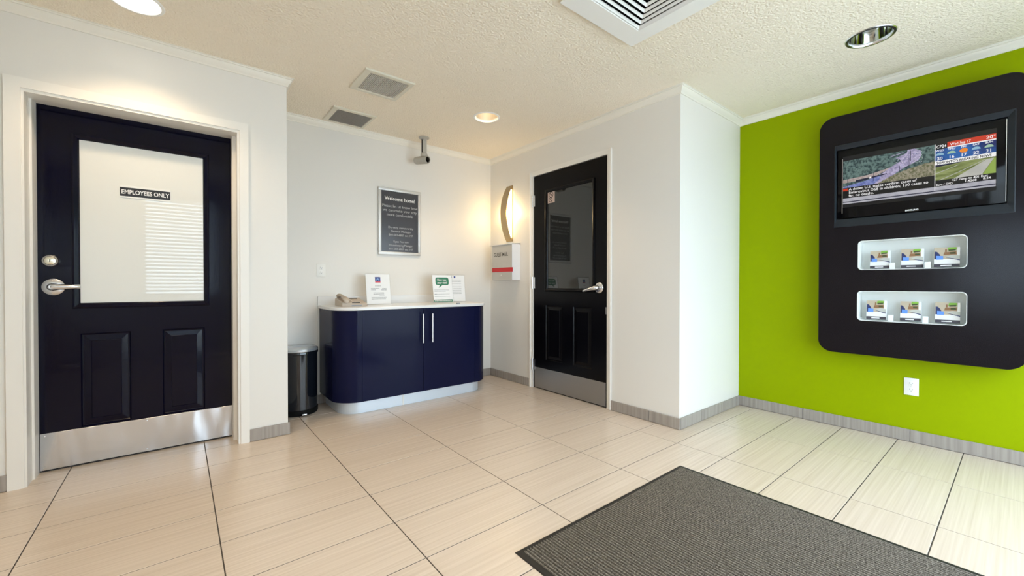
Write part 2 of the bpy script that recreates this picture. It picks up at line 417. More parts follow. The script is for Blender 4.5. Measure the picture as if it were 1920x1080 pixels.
# tile baseboards: each tile a piece
BH, BT = 0.083, 0.012
def baseboard(name, a, b, nrm, label, start=0.0):
    a, b, nrm = Vector((*a, 0)), Vector((*b, 0)), Vector((*nrm, 0)); L = (b-a).length; d = (b-a)/L
    def bx(q, s0, s1, t0, t1, z0, z1, bev=0):
        p, r = a+d*s0+nrm*t0, a+d*s1+nrm*t1
        q.box(min(p.x, r.x), max(p.x, r.x), min(p.y, r.y), max(p.y, r.y), z0, z1, 0, bev, 1)
    q = MB(); bx(q, 0, L, 0.0, 0.004, 0.0, BH-0.003)
    root = struct(q.build(name, GROUT, smooth=False), label, 'baseboard')
    s = -start
    while s < L-0.01:
        s0, s1 = max(s, 0.0), min(s+TA, L)
        if s1-s0 > 0.01:
            q = MB(); bx(q, s0+0.001*(s0 > 0), s1-0.001*(s1 < L), 0.002, BT, 0.002, BH, 0.002); q.build('tile', BASE, root)
        s += TA
C1 = (-0.684, 0.363)                           # casing of the employees' door
baseboard('baseboard_left', (XL, Y1), (C1[0], Y1), (0, -1), 'grey tile baseboard left of the employees door', 0.2)
baseboard('baseboard_middle', (C1[1], Y1), (XE+BT, Y1), (0, -1), 'short grey tile baseboard right of the employees door')
baseboard('baseboard_end', (XE, Y1), (XE, YB), (1, 0), 'grey tile baseboard on the free end of the left wall')
baseboard('baseboard_back', (XE+BT, YB), (X2-BT, YB), (0, -1), 'grey tile baseboard along the back wall beside the bin')
baseboard('baseboard_corner', (X2, YB), (X2, 3.192), (-1, 0), 'grey tile baseboard between the cabinet and the black door')
baseboard('baseboard_right', (X2, 2.163), (X2, YC-BT), (-1, 0), 'dark grey tile baseboard right of the black door', 0.25)
baseboard('baseboard_column', (X2, YC), (X3-BT, YC), (0, -1), 'pale tile baseboard of the narrow corner wall', 0.3)
baseboard('baseboard_green', (X3, YC), (X3, RY), (-1, 0), 'taupe tile baseboard under the lime wall', 0.13)

# ------------------------------------------------------------------ doors
def door_slab(mb, fr, u0, u1, v1, holes, t):
    """front skin with openings, sides of the openings and edges"""
    out = [(u0, 0.006), (u1, 0.006), (u1, v1), (u0, v1)]
    filled(mb, [out]+[[(a, c), (b, c), (b, d), (a, d)] for a, b, c, d in holes], lambda a, b: fr.p(a, b, 0))
    mb.loft([[fr.p(a, b, 0) for a, b in out], [fr.p(a, b, -t) for a, b in out]], 0, False, True)
def rect(fr, u0, u1, v0, v1, w): return [fr.p(u0, v0, w), fr.p(u1, v0, w), fr.p(u1, v1, w), fr.p(u0, v1, w)]
def rings(fr, r, steps): return [rect(fr, r[0]+i, r[1]-i, r[2]+i, r[3]-i, w) for i, w in steps]
def raised_panel(fr, r, m, parent):
    q = MB(); q.loft(rings(fr, r, [(0, 0.0), (0.006, -0.008), (0.010, -0.010), (0.014, -0.010), (0.042, -0.0055), (0.045, -0.003)]), 0, False, True)
    q.build('panel', m, parent, smooth=False)
def glass_molding(fr, r, m, parent):
    q = MB(); q.loft(rings(fr, r, [(-0.001, 0.0), (0.002, 0.011), (0.010, 0.014), (0.018, 0.010), (0.026, 0.006), (0.032, -0.004), (0.034, -0.006)]), 0)
    q.build('glass_molding', m, parent, angle=20)

# door 1 (left): employees only
f1 = Fr('-y', 3.43)
d1 = thing('door_1', (-0.16, 3.43, 0), 'black half glazed employees only door with a polished kick plate', 'door', kind='structure')
q = MB(); g1 = (-0.476, 0.160, 0.912, 1.920); P1 = [(-0.445, -0.230, 0.222, 0.765), (-0.082, 0.133, 0.222, 0.765)]
door_slab(q, f1, D1[0], D1[1], D1[2]-0.004, [g1]+P1, 0.044); q.build('slab', NAVYDOOR, d1, smooth=False)
for p in P1: raised_panel(f1, p, NAVYDOOR, d1)
glass_molding(f1, g1, NAVYDOOR, d1)
q = MB(); q.box(g1[0]+0.03, g1[1]-0.03, 3.434, 3.440, g1[2]+0.03, g1[3]-0.03); tag(q.build('glass_pane', FROST, d1, smooth=False), 'frosted white glass pane')
q = MB(); q.box(-0.606, 0.282, 3.4285, 3.4305, 0.010, 0.216, 0, 0.0008, 1); kp = tag(q.build('kick_plate', STEEL, d1), 'polished steel kick plate')
for u in (-0.59, -0.16, 0.268):
    for v in (0.024, 0.200):
        q = MB(); q.lathe([(0.0055, 0), (0.005, 0.0015), (0.002, 0.0022)], (u, 3.4285, v), (0, -1, 0), 10, 0, False, True); q.build('screw', SATIN, kp)
q = MB(); q.lathe([(0.036, 0), (0.036, 0.006), (0.030, 0.016), (0.025, 0.020), (0.0235, 0.017)], (-0.559, 3.43, 1.184), (0, -1, 0), 32); dbl = q.build('deadbolt', SATIN, d1)
q = MB(); q.lathe([(0.0235, 0.010), (0.0225, 0.022), (0.019, 0.024)], (-0.559, 3.43, 1.184), (0, -1, 0), 32, 0, False, True); cy = q.build('lock_cylinder', BRASS, dbl)
q = MB(); q.box(-0.5605, -0.5575, 3.4045, 3.4065, 1.177, 1.191); q.build('keyway', BLACK, dbl)
def lever(parent, fr, u, v, du, dv, m, keyed):
    r = MB(); c = fr.p(u, v, 0); n = fr.p(0, 0, 1)-fr.p(0, 0, 0)
    r.lathe([(0.046, 0), (0.046, 0.004), (0.041, 0.009), (0.022, 0.013)], c, n, 36, 0, False, True); rs = r.build('lever_rose', m, parent)
    h = MB(); d = math.hypot(du, dv)
    pts = [fr.p(u, v, 0.010), fr.p(u, v, 0.040), fr.p(u+du*0.06, v+dv*0.06, 0.052), fr.p(u+du*0.25, v+dv*0.25, 0.055), fr.p(u+du*0.6, v+dv*0.6, 0.053), fr.p(u+du*0.97, v+dv*0.97, 0.050), fr.p(u+du, v+dv, 0.050)]
    h.tube(pts, [0.020, 0.021, 0.021, 0.016, 0.0135, 0.012, 0.008], 14); h.build('lever', m, parent, angle=50)
    if keyed:
        k = MB(); k.lathe([(0.011, 0.045), (0.011, 0.067), (0.009, 0.069)], c, n, 20, 0, False, True); k.build('lock_cylinder', SATIN, rs)
        k = MB(); p = fr.p(u, v, 0.0695); k.box(p.x-0.001, p.x+0.001, p.y-0.0005, p.y+0.001, p.z-0.006, p.z+0.006); k.build('keyway', BLACK, rs)
lever(d1, f1, -0.549, 1.037, 0.113, 0.002, SATIN, True)
# its frame
q = MB()
q.box(C1[0], -0.626, Y1-0.013, Y1, 0, 2.060); q.box(0.314, C1[1], Y1-0.013, Y1, 0, 2.060); q.box(C1[0], C1[1], Y1-0.013, Y1, 2.060, 2.112)
struct(q.build('trim_7', TRIM, smooth=False), 'white casing around the employees door', 'door casing')
q = MB()
for (x0, x1, y0, y1) in ((-0.630, -0.617, Y1-0.004, 3.335), (-0.6263, -0.608, 3.335, 3.428), (0.301, 0.318, Y1-0.004, 3.335), (0.282, 0.3143, 3.335, 3.428)): q.box(x0, x1, y0, y1, 0, 2.045 if y0 < 3.3 else 2.052)
q.box(-0.630, 0.318, Y1-0.004, 3.335, 2.045, 2.066); q.box(-0.6263, 0.3143, 3.335, 3.428, 2.052, 2.0633)
struct(q.build('trim_8', TRIM, smooth=False), 'white stepped jamb inside the employees doorway', 'door jamb')

# door 2 (right wall)
f2 = Fr('-x', X2+0.004)
d2 = thing('door_2', (X2+0.004, 2.68, 0), 'black half glazed door beside the wall sconce with dark glass', 'door', kind='structure')
q = MB(); g2 = (-2.972, -2.348, 0.985, 1.985); P2 = [(-2.965, -2.735, 0.306, 0.848), (-2.602, -2.380, 0.306, 0.848)]
door_slab(q, f2, -D2[1]+0.004, -D2[0]-0.004, D2[2]-0.004, [g2]+P2, 0.044); q.build('slab', BLACKDOOR, d2, smooth=False)
for p in P2: raised_panel(f2, p, BLACKDOOR, d2)
glass_molding(f2, g2, BLACKDOOR, d2)
q = MB(); q.box(X2+0.008, X2+0.014, -g2[1]+0.03, -g2[0]-0.03, g2[2]+0.03, g2[3]-0.03); tag(q.build('glass_pane', DARKGLASS, d2, smooth=False), 'dark reflective glass pane')
q = MB(); q.box(X2+0.0025, X2+0.0045, 2.226, 3.128, 0.010, 0.214, 0, 0.0008, 1); tag(q.build('kick_plate', STEEL2, d2), 'brushed steel kick plate')
lever(d2, f2, -2.298, 1.025, -0.140, -0.030, SATIN, False)
for z in (1.90, 1.07, 0.24):
    q = MB(); q.lathe([(0.0075, -0.058), (0.0075, 0.058)], (X2-0.004, 3.156, z), (0, 0, 1), 12, 0, True, True)
    q.box(X2-0.002, X2+0.003, 3.120, 3.158, z-0.056, z+0.056); q.build('hinge', SATIN, d2)
q = MB(); q.box(X2+0.001, X2+0.0045, 2.2175, 2.228, 0.80, 0.86); q.build('latch_guard', SATIN, d2)
q = MB()
FT = 0.016
for (y0, y1, z0, z1) in ((D2[0]-0.030, D2[0]-0.002, 0, D2[2]+0.045), (D2[1]+0.002, D2[1]+0.030, 0, D2[2]+0.045), (D2[0]-0.002, D2[1]+0.002, D2[2]+0.002, D2[2]+0.045)): q.box(X2-0.004, X2+0.02, y0, y1, z0, z1)
for (y0, y1) in ((D2[0]-0.050, D2[0]-0.030), (D2[1]+0.030, D2[1]+0.050)): q.box(X2-FT, X2, y0, y1, 0, D2[2]+0.045, 0, 0.002)
struct(q.build('trim_9', TRIM), 'cream metal frame around the black door with dark glass', 'door frame')

# ------------------------------------------------------------------ street glazing behind the camera
def glazing(name, r, mull, label):
    w_ = thing(name, ((r[0]+r[1])/2, RY-0.06, r[2]), label, 'window', kind='structure')
    q = MB()
    for x in mull: q.box(x-0.025, x+0.025, RY-0.088, RY-0.032, r[2], r[3])
    for z in (r[2]+0.03, r[3]-0.03): q.box(r[0], r[1], RY-0.09, RY-0.03, z-0.03, z+0.03)
    q.build('frame', ALU, w_, smooth=False)
    for a, b in zip(mull[:-1], mull[1:]):
        q = MB(); q.box(a+0.025, b-0.025, RY-0.063, RY-0.057, r[2]+0.06, r[3]-0.06); q.build('pane', CLEAR, w_, smooth=False)
    return w_
glazing('window_1', ENT, [ENT[0]+0.025, 1.72, 2.70, ENT[1]-0.025], 'glazed street entrance behind the camera')
w2 = glazing('window_2', WIN, [WIN[0]+0.025, WIN[1]-0.025], 'window with white blinds behind the camera')
w3 = thing('window_3', (XL-0.06, (SIDE[0]+SIDE[1])/2, SIDE[2]), 'side window left of the camera', 'window', kind='structure')
q = MB()
for y in (SIDE[0]+0.025, (SIDE[0]+SIDE[1])/2, SIDE[1]-0.025): q.box(XL-0.088, XL-0.032, y-0.025, y+0.025, SIDE[2]+0.001, SIDE[3]-0.001)
for z in (SIDE[2]+0.03, SIDE[3]-0.03): q.box(XL-0.09, XL-0.03, SIDE[0], SIDE[1], z-0.03, z+0.03)
q.build('frame', ALU, w3, smooth=False)
for y0, y1 in ((SIDE[0]+0.05, (SIDE[0]+SIDE[1])/2-0.025), ((SIDE[0]+SIDE[1])/2+0.025, SIDE[1]-0.05)):
    q = MB(); q.box(XL-0.063, XL-0.057, y0, y1, SIDE[2]+0.06, SIDE[3]-0.06); q.build('pane', CLEAR, w3, smooth=False)
z = WIN[2]+0.05
sm = None
while z < WIN[3]-0.07:
    if sm is None:
        q = MB(); c_, s_ = 0.022, 0.012
        q.loft([[(WIN[0]+0.03, -c_, -s_), (WIN[0]+0.03, 0, 0.002), (WIN[0]+0.03, c_, s_), (WIN[0]+0.03, c_, s_+0.0012), (WIN[0]+0.03, 0, 0.0032), (WIN[0]+0.03, -c_, -s_+0.0012)],
                [(WIN[1]-0.03, -c_, -s_), (WIN[1]-0.03, 0, 0.002), (WIN[1]-0.03, c_, s_), (WIN[1]-0.03, c_, s_+0.0012), (WIN[1]-0.03, 0, 0.0032), (WIN[1]-0.03, -c_, -s_+0.0012)]], 0, True, True)
        sm = q.mesh('slat', BLIND)
    o = bpy.data.objects.new('slat', sm); COL.objects.link(o); o.parent = w2
    o.location = (-WL[w2.name].x, RY-0.005-WL[w2.name].y, z-WL[w2.name].z)
    z += 0.050
q = MB(); q.box(WIN[0]+0.02, WIN[1]-0.02, RY-0.028, RY+0.02, WIN[3]-0.06, WIN[3]-0.02); q.build('headrail', BLIND, w2)

# ------------------------------------------------------------------ ceiling fittings
def can(i, x, y, mode):
    label = {'lens': 'lit recessed downlight above the employees door', 'warm': 'small warm lit recessed downlight near the black door', 'off': 'unlit chrome recessed downlight near the lime wall', 'fill_left': 'added warm fill downlight overhead to the left, outside the frame', 'fill_right': 'added warm fill downlight above the entrance mat, outside the frame'}[mode]
    t = thing('recessed_downlight', (x, y, H), label, 'ceiling light', 'recessed ceiling downlights')
    q = MB(); q.lathe([(0.094, 0.012), (0.0955, 0.0), (0.100, -0.005), (0.112, -0.004), (0.116, 0.0)], (x, y, H), (0, 0, 1), 64)
    q.build('trim_ring', WHITE if mode != 'off' else SATIN, t)
    q = MB(); q.lathe([(0.0955, 0.0), (0.092, 0.03), (0.085, 0.075), (0.072, 0.12), (0.050, 0.15), (0.002, 0.152)], (x, y, H), (0, 0, 1), 64)
    q.build('reflector', CHROME if mode == 'off' else REFLECT, t)
    if mode == 'lens':
        q = MB(); q.lathe([(0.094, 0.004), (0.06, 0.001), (0.001, 0.0)], (x, y, H+0.008), (0, 0, 1), 48); q.build('lens', LENS, t)
    else:
        q = MB(); q.lathe([(0.012, 0.148), (0.030, 0.125), (0.042, 0.098), (0.040, 0.082), (0.026, 0.072), (0.001, 0.069)], (x, y, H), (0, 0, 1), 32)
        q.build('bulb', BULB if mode != 'off' else DARKBULB, t)
    if mode != 'off':
        l = bpy.data.lights.new('downlight', 'SPOT'); l.energy = {'lens': 34, 'warm': 32}.get(mode, 40); l.color = (1.0, 0.74, 0.46); l.spot_size = math.radians(125); l.spot_blend = 0.6; l.shadow_soft_size = 0.05
        o = bpy.data.objects.new('lamp', l); COL.objects.link(o); o.parent = t; o.location = (0, 0, 0.0 if mode == 'lens' else 0.030)
for i, c in enumerate(CANS): can(i, *c)

def vent(o, r, n, label, finm, fw_, wave):
    t = thing('ceiling_vent', ((o[0]+o[1])/2, (o[2]+o[3])/2, H), label, 'vent', 'square ceiling vents by the back wall')
    q = MB(); z0 = H-0.012
    R = lambda a, z, e=0.0: [(a[0]+e, a[2]+e, z), (a[1]-e, a[2]+e, z), (a[1]-e, a[3]-e, z), (a[0]+e, a[3]-e, z)]
    q.loft([R(o, H), R(o, z0+0.004), R(o, z0, 0.004), R(r, z0, -0.004), R(r, z0+0.004), R(r, H+0.05)]); q.build('frame', VENT, t, smooth=False)
    q = MB(); q.box(r[0]-0.01, r[1]+0.01, r[2]-0.01, r[3]+0.01, H+0.05, H+0.06); q.build('duct_back', BLACK, t, smooth=False)
    q = MB(); p = (r[1]-r[0])/n
    for k in range(n):
        x = r[0]+p*(k+0.5); rows_ = 14; lo = []
        for a_ in range(rows_+1):
            y = r[2]+(r[3]-r[2])*a_/rows_; o_ = math.sin(a_/rows_*math.pi*2+k*0.35)*wave
            lo.append([(x-fw_*p+o_, y, H-0.008), (x+fw_*p+o_, y, H-0.008), (x+fw_*p+o_, y, H-0.003), (x-fw_*p+o_, y, H-0.003)])
        q.loft(lo, 0, True, True)
    m_ = max(6, n//2); p = (r[3]-r[2])/m_
    for k in range(1, m_): q.box(r[0], r[1], r[2]+p*k-0.0006, r[2]+p*k+0.0006, H-0.004, H+0.002)
    tag(q.build('fins', finm, t, smooth=False), kind='stuff')
vent(V1, V1i, 26, 'ceiling vent with pale wavy fins, farther from the back wall', FIN, 0.24, 0.0016)
vent(V2, V2i, 34, 'ceiling vent with dark fine grille, hard against the back wall', FINDARK, 0.22, 0.0)

t = thing('ceiling_diffuser', ((DO[0]+DO[1])/2, (DO[2]+DO[3])/2, H), 'large square white air diffuser with stepped louvers in the ceiling', 'vent')
zp = H-0.024
R = lambda a, z, e=0.0: [(a[0]+e, a[2]+e, z), (a[1]-e, a[2]+e, z), (a[1]-e, a[3]-e, z), (a[0]+e, a[3]-e, z)]
q = MB(); q.loft([R(DO, zp+0.006), R(DO, zp+0.001), R(DO, zp, 0.002), R(DI, zp, -0.004), R(DI, zp+0.006), R(DI, H+0.002), R(DI, H+0.002, -0.03), R(DI, zp+0.010, -0.04), R(DO, zp+0.006)]); q.build('face_plate', DIFF, t, smooth=False)
q = MB(); q.box(DI[0]-0.02, DI[1]+0.02, DI[2]-0.02, DI[3]+0.02, H+0.10, H+0.12)
q.box(DI[0]-0.02, DI[0]-0.005, DI[2], DI[3], H, H+0.1); q.box(DI[1]+0.005, DI[1]+0.02, DI[2], DI[3], H, H+0.1); q.box(DI[0], DI[1], DI[2]-0.02, DI[2]-0.005, H, H+0.1); q.box(DI[0], DI[1], DI[3]+0.005, DI[3]+0.02, H, H+0.1)
q.build('plenum', BLACK, t, smooth=False)
for k in range(5):
    e = 0.006+k*0.033
    b0, b1 = R(DI, zp+0.001, e), R(DI, zp+0.011, e+0.009); c0, c1 = R(DI, zp+0.0035, e), R(DI, zp+0.0135, e+0.009)
    for s_ in range(4):
        j = (s_+1) % 4
        q = MB(); q.loft([[b0[s_], b0[j], b1[j], b1[s_]], [c0[s_], c0[j], c1[j], c1[s_]]], 0, True, True); q.build('louver', DIFF, t, smooth=False)
e = 0.006+5*0.033
q = MB(); a_ = R(DI, zp+0.004, e); q.box(a_[0][0], a_[2][0], a_[0][1], a_[2][1], zp+0.004, zp+0.007); q.build('centre_plate', DIFF, t, smooth=False)

# security camera
cx, cy = 1.870, 3.684
t = thing('security_camera', (cx, cy, H), 'small grey security camera hanging from the ceiling by the back wall', 'camera')
q = MB(); q.lathe([(0.052, 0.0), (0.052, -0.006), (0.046, -0.012), (0.030, -0.016), (0.022, -0.030), (0.001, -0.030)], (cx, cy, H), (0, 0, 1), 32); q.build('mount_plate', CAMGREY, t)
q = MB(); q.loft([[(cx-0.021, cy-0.014, z), (cx+0.021, cy-0.014, z), (cx+0.021, cy+0.014, z), (cx-0.021, cy+0.014, z)] for z in (H-0.012, H-0.150)], 0, True, True); q.build('arm', CAMGREY, t)
q = MB(); q.box(cx-0.026, cx-0.022, cy-0.008, cy+0.004, H-0.15, H-0.02); q.build('cable', BLACK, t)
q = MB(); q.lathe([(0.001, -0.022), (0.026, -0.020), (0.034, -0.008), (0.034, 0.008), (0.026, 0.020), (0.001, 0.022)], (cx, cy, H-0.172), (0.25, 0.1, 1), 28); q.build('swivel_joint', CAMGREY, t)
dv = Vector((0.30, -0.92, -0.10)).normalized(); c0 = Vector((cx, cy, H-0.218))
q = MB(); q.lathe([(0.001, -0.115), (0.034, -0.113), (0.037, -0.10), (0.037, 0.045), (0.034, 0.052), (0.029, 0.052), (0.027, 0.045)], c0, dv, 28); q.build('body', CAMGREY, t)
q = MB(); q.lathe([(0.028, 0.044), (0.024, 0.050), (0.012, 0.054), (0.001, 0.055)], c0, dv, 28); q.build('lens', GLOSS, t)

# ------------------------------------------------------------------ wall sconce and box
ys0, ys1 = 3.482, 3.582
t = thing('wall_sconce', (X2, 3.53, 1.52), 'lit crescent wall sconce with a champagne metal shield above the grey box', 'wall lamp')
zc, hz, dp = 1.822, 0.304, 0.088
def arc(k, off): # k in -1..1 -> (x, z)
    return (X2-0.004-dp*(1-k*k)+off*(1-k*k)**0.5*0, zc+hz*k)
NS = 28
def band(y0, y1, d0, d1, m, name):
    q = MB(); lo = []
    for i in range(NS+1):
        k = -1+2*i/NS
        xo = X2-0.003-d0*(1-abs(k)**2.2); xi = X2-0.003-d1*(1-abs(k)**2.2)
        zz = zc+hz*k; 
        lo.append([(xo, y0, zz), (xo, y1, zz), (xi, y1, zz*1.0), (xi, y0, zz)])
    q.loft(lo, 0, True, True); return q.build(name, m, t, angle=50)
band(ys0, ys1, dp, dp-0.012, BRONZE, 'shield')
q = MB(); lo = []
for i in range(NS+1):
    k = -0.86+1.72*i/NS; x_ = X2-0.003-(dp-0.016)*(1-abs(k/1.0)**2.2)
    lo.append([(x_, ys0+0.010, zc+hz*k), (x_, ys1-0.010, zc+hz*k), (X2-0.006, ys1-0.010, zc+hz*k), (X2-0.006, ys0+0.010, zc+hz*k)])
q.loft(lo, 0, True, True); tag(q.build('diffuser', SCONCEGLOW, t), 'glowing warm diffuser')
q = MB(); q.box(X2-0.005, X2, ys0-0.004, ys1+0.004, zc-hz, zc+hz); q.build('back_plate', BRONZE, t)
for yy in (ys0-0.05, ys1+0.06):
    l = bpy.data.lights.new('sconce_light', 'POINT'); l.energy = 1.6; l.color = (1.0, 0.70, 0.34); l.shadow_soft_size = 0.05
    o = bpy.data.objects.new('lamp', l); COL.objects.link(o); o.parent = t; o.location = (-0.06, yy-3.53, zc-1.52)

by0, by1, bx0, bz0, bz1 = 3.352, 3.695, 2.703, 1.098, 1.478
t = thing('suggestion_box', (X2, 3.52, bz0), 'grey metal wall box with a red band below the sconce', 'box')
q = MB(); q.box(bx0+0.003, X2-0.002, by0, by1, bz0, bz1, 0, 0.002, 1); q.build('body', BOXWHITE, t)
q = MB(); q.box(bx0, bx0+0.003, by0-0.001, by1, bz0+0.002, bz1-0.004); q.build('front_panel', BOXGREY, t)
q = MB(); q.loft([[(bx0-0.010, by0-0.002, bz1-0.002), (X2-0.002, by0-0.002, bz1+0.012), (X2-0.002, by0-0.002, bz1+0.016), (bx0-0.010, by0-0.002, bz1+0.003)], [(bx0-0.010, by1+0.045, bz1-0.002), (X2-0.002, by1+0.045, bz1+0.012), (X2-0.002, by1+0.045, bz1+0.016), (bx0-0.010, by1+0.045, bz1+0.003)]], 0, True, True); q.build('lid', BOXWHITE, t)
q = MB(); q.box(bx0-0.0015, bx0+0.012, by0-0.0025, by1, 1.186, 1.232); tag(q.build('red_band', RED, t), 'bright red band')
q = MB(); text(q, Fr('-x', bx0), 'GUEST MAIL', -3.54, 1.355, 0.058, 0.001, 0, 'CENTER', 0.001, 0.245); q.build('lettering', DARKINK, t, smooth=False)
q = MB(); q.lathe([(0.009, 0.0), (0.009, 0.003), (0.001, 0.004)], (bx0, 3.53, 1.150), (-1, 0, 0), 16); q.build('lock', SATIN, t)

# ------------------------------------------------------------------ signs on doors and wall
t = thing('door_sign', (-0.157, 3.43, 1.59), 'white and black employees only plate on frosted door glass', 'sign')
fs = Fr('-y', 3.434)
q = MB(); q.box(-0.276, -0.038, 3.4300, 3.4338, 1.578, 1.654, 0, 0.001, 1); q.build('white_plate', WHITE, t)
q = MB(); q.box(-0.274, -0.040, 3.4285, 3.4300, 1.588, 1.641); q.build('black_strip', mat('sign_black', (0.012, 0.012, 0.016), 0.4), t, smooth=False)
q = MB(); text(q, Fr('-y', 3.4285), 'EMPLOYEES ONLY', -0.157, 1.6025, 0.036, 0.0008, 0, 'CENTER', 0.0008, 0.222); q.build('lettering', LETTER, t, smooth=False)

t = thing('no_smoking_sticker', (X2+0.006, 2.90, 1.857), 'pinkish no smoking sticker in the top corner of dark glass', 'sticker')
fx = Fr('-x', X2+0.0075)
STK = mat('sticker_pink_white', (0.42, 0.34, 0.33), 0.6); SBK = mat('sticker_black', (0.015, 0.01, 0.012), 0.6)
q = MB(); q.box(X2+0.0065, X2+0.0080, 2.846, 2.950, 1.848, 1.958); q.build('backing', STK, t, smooth=False)
q = MB()
def ring2(mb, fr, u, v, r0, r1, w, m=0, seg=28):
    a = [fr.p(u+r0*math.cos(2*math.pi*i/seg), v+r0*math.sin(2*math.pi*i/seg), w) for i in range(seg)]
    b = [fr.p(u+r1*math.cos(2*math.pi*i/seg), v+r1*math.sin(2*math.pi*i/seg), w) for i in range(seg)]
    mb.loft([a, b], m)
fy = Fr('-x', X2+0.0065)
ring2(q, fy, -2.894, 1.926, 0.024, 0.030, 0.0006); ring2(q, fy, -2.902, 1.879, 0.018, 0.024, 0.0006)
fy.poly(q, [(-2.917, 1.945), (-2.912, 1.949), (-2.871, 1.908), (-2.876, 1.904)], 0.0009); fy.poly(q, [(-2.919, 1.892), (-2.915, 1.896), (-2.886, 1.866), (-2.890, 1.862)], 0.0009)
fy.quad(q, -2.912, -2.878, 1.924, 1.930, 0.0009)
q.build('symbols', SBK, t, smooth=False)

# welcome sign on the back wall
t = thing('welcome_sign', (1.705, YB, 1.341), 'framed charcoal welcome sign hanging above the navy cabinet', 'sign')
fw_ = Fr('-y', YB)
u0, u1, v0, v1 = 1.486, 1.924, 1.341, 1.989
for r in ((u0, u1, v0, v0+0.030), (u0, u1, v1-0.030, v1), (u0, u0+0.028, v0+0.030, v1-0.030), (u1-0.028, u1, v0+0.030, v1-0.030)):
    q = MB(); q.box(r[0], r[1], YB-0.022, YB, r[2], r[3], 0, 0.004); q.build('frame_rail', ALU, t)
q = MB(); q.box(u0+0.02, u1-0.02, YB-0.012, YB-0.004, v0+0.02, v1-0.02); tag(q.build('poster', SIGNGREY, t, smooth=False), 'charcoal printed poster')
fw2 = Fr('-y', YB-0.012); um = 1.707
q = MB(); text(q, fw2, 'Welcome home!', um, 1.873, 0.050, 0.001, 0, 'CENTER', 0.0008, 0.315)
q.build('lettering', LETTER, t, smooth=False)
for s_, v_, wd in (('Please let us know how', 1.804, 0.365), ('we can make your stay', 1.763, 0.355), ('more comfortable.', 1.720, 0.275)):
    q = MB(); text(q, fw2, s_, um, v_, 0.038, 0.001, 0, 'CENTER', 0.0, wd); q.build('lettering', LETTER_SOFT, t, smooth=False)
for s_, v_, wd in (('Dorothy Armsworthy', 1.600, 0.262), ('General Manager', 1.564, 0.21), ('864-503-6887 ext 197', 1.527, 0.252), ('Ryan Norton', 1.463, 0.155), ('Housekeeping Manager', 1.427, 0.245), ('864-503-6869 ext 197', 1.390, 0.252)):
    q = MB(); text(q, fw2, s_, um+0.008, v_, 0.029, 0.001, 0, 'CENTER', 0.0, wd); q.build('lettering', LETTER_SOFT, t, smooth=False)

# wall outlets
def outlet(fr, u, v, label):
    o = fr.p(u, v, 0); t = thing('wall_outlet', o, label, 'outlet', 'white duplex wall outlets')
    def pb(q, u0, u1, v0, v1, w0, w1, bev=0.0):
        a, b = fr.p(u0, v0, w0), fr.p(u1, v1, w1); q.box(min(a.x, b.x), max(a.x, b.x), min(a.y, b.y), max(a.y, b.y), min(a.z, b.z), max(a.z, b.z), 0, bev)
    q = MB(); pb(q, u-0.036, u+0.036, v-0.058, v+0.058, 0, 0.006, 0.002); q.build('plate', WHITE, t)
    for s_ in (-0.0205, 0.0205):
        q = MB(); pb(q, u-0.017, u+0.017, v+s_-0.0145, v+s_+0.0145, 0.004, 0.0078, 0.0012); rc_ = q.build('receptacle', WHITE, t)
        q = MB(); fr.quad(q, u-0.0085, u-0.0055, v+s_-0.001, v+s_+0.008, 0.0081); fr.quad(q, u+0.0050, u+0.0075, v+s_-0.001, v+s_+0.006, 0.0081)
        fr.poly(q, [(u+0.0035*math.cos(2*math.pi*i/12), v+s_-0.0075+0.0035*math.sin(2*math.pi*i/12)) for i in range(12)], 0.0081); q.build('slots', INK, rc_, smooth=False)
    q = MB(); q.lathe([(0.003, 0.006), (0.003, 0.0068), (0.001, 0.0072)], fr.p(u, v, 0), fr.p(0, 0, 1)-fr.p(0, 0, 0), 10); q.build('screw', SATIN, t)
outlet(Fr('-y', YB), 0.976, 1.177, 'white wall outlet above the left end of the counter')
outlet(Fr('-x', X3), -0.464, 0.371, 'white wall outlet on the lime wall under the media panel')

# ------------------------------------------------------------------ cabinet, counter, bin
CX0, CX1, CYF, CRD = 0.957, 2.425, 3.340, 0.19
def ushape(x0, x1, yf, r, yb, seg=14):
    p = [(x0, yb)]
    p += [(x0+r-r*math.cos(a), yf+r-r*math.sin(a)) for a in [math.pi/2*i/seg for i in range(seg+1)]]
    p += [(x1-r+r*math.sin(a), yf+r-r*math.cos(a)) for a in [math.pi/2*i/seg for i in range(seg+1)]]
    p += [(x1, yb)]
    return p
t = thing('cabinet', ((CX0+CX1)/2, 3.60, 0), 'navy two door cabinet with rounded ends against the back wall', 'cabinet')
def prism(q, pts, z0, z1, m=0): q.loft([[(a, b, z0) for a, b in pts], [(a, b, z1) for a, b in pts]], m, True, True)
Z0, Z1 = 0.104, 0.842
q = MB(); prism(q, ushape(CX0+0.004, CX1-0.004, CYF+0.020, CRD-0.01, YB-0.014), Z0+0.004, Z1); q.build('carcass', BLACK, t)
def arcband(a0, a1, cx_, cy_, r, th, sgn, n=14):
    o_ = [(cx_+sgn*r*math.cos(a0+(a1-a0)*i/n), cy_-r*math.sin(a0+(a1-a0)*i/n)) for i in range(n+1)]
    i_ = [(cx_+sgn*(r-th)*math.cos(a0+(a1-a0)*i/n), cy_-(r-th)*math.sin(a0+(a1-a0)*i/n)) for i in range(n+1)]
    return o_, i_
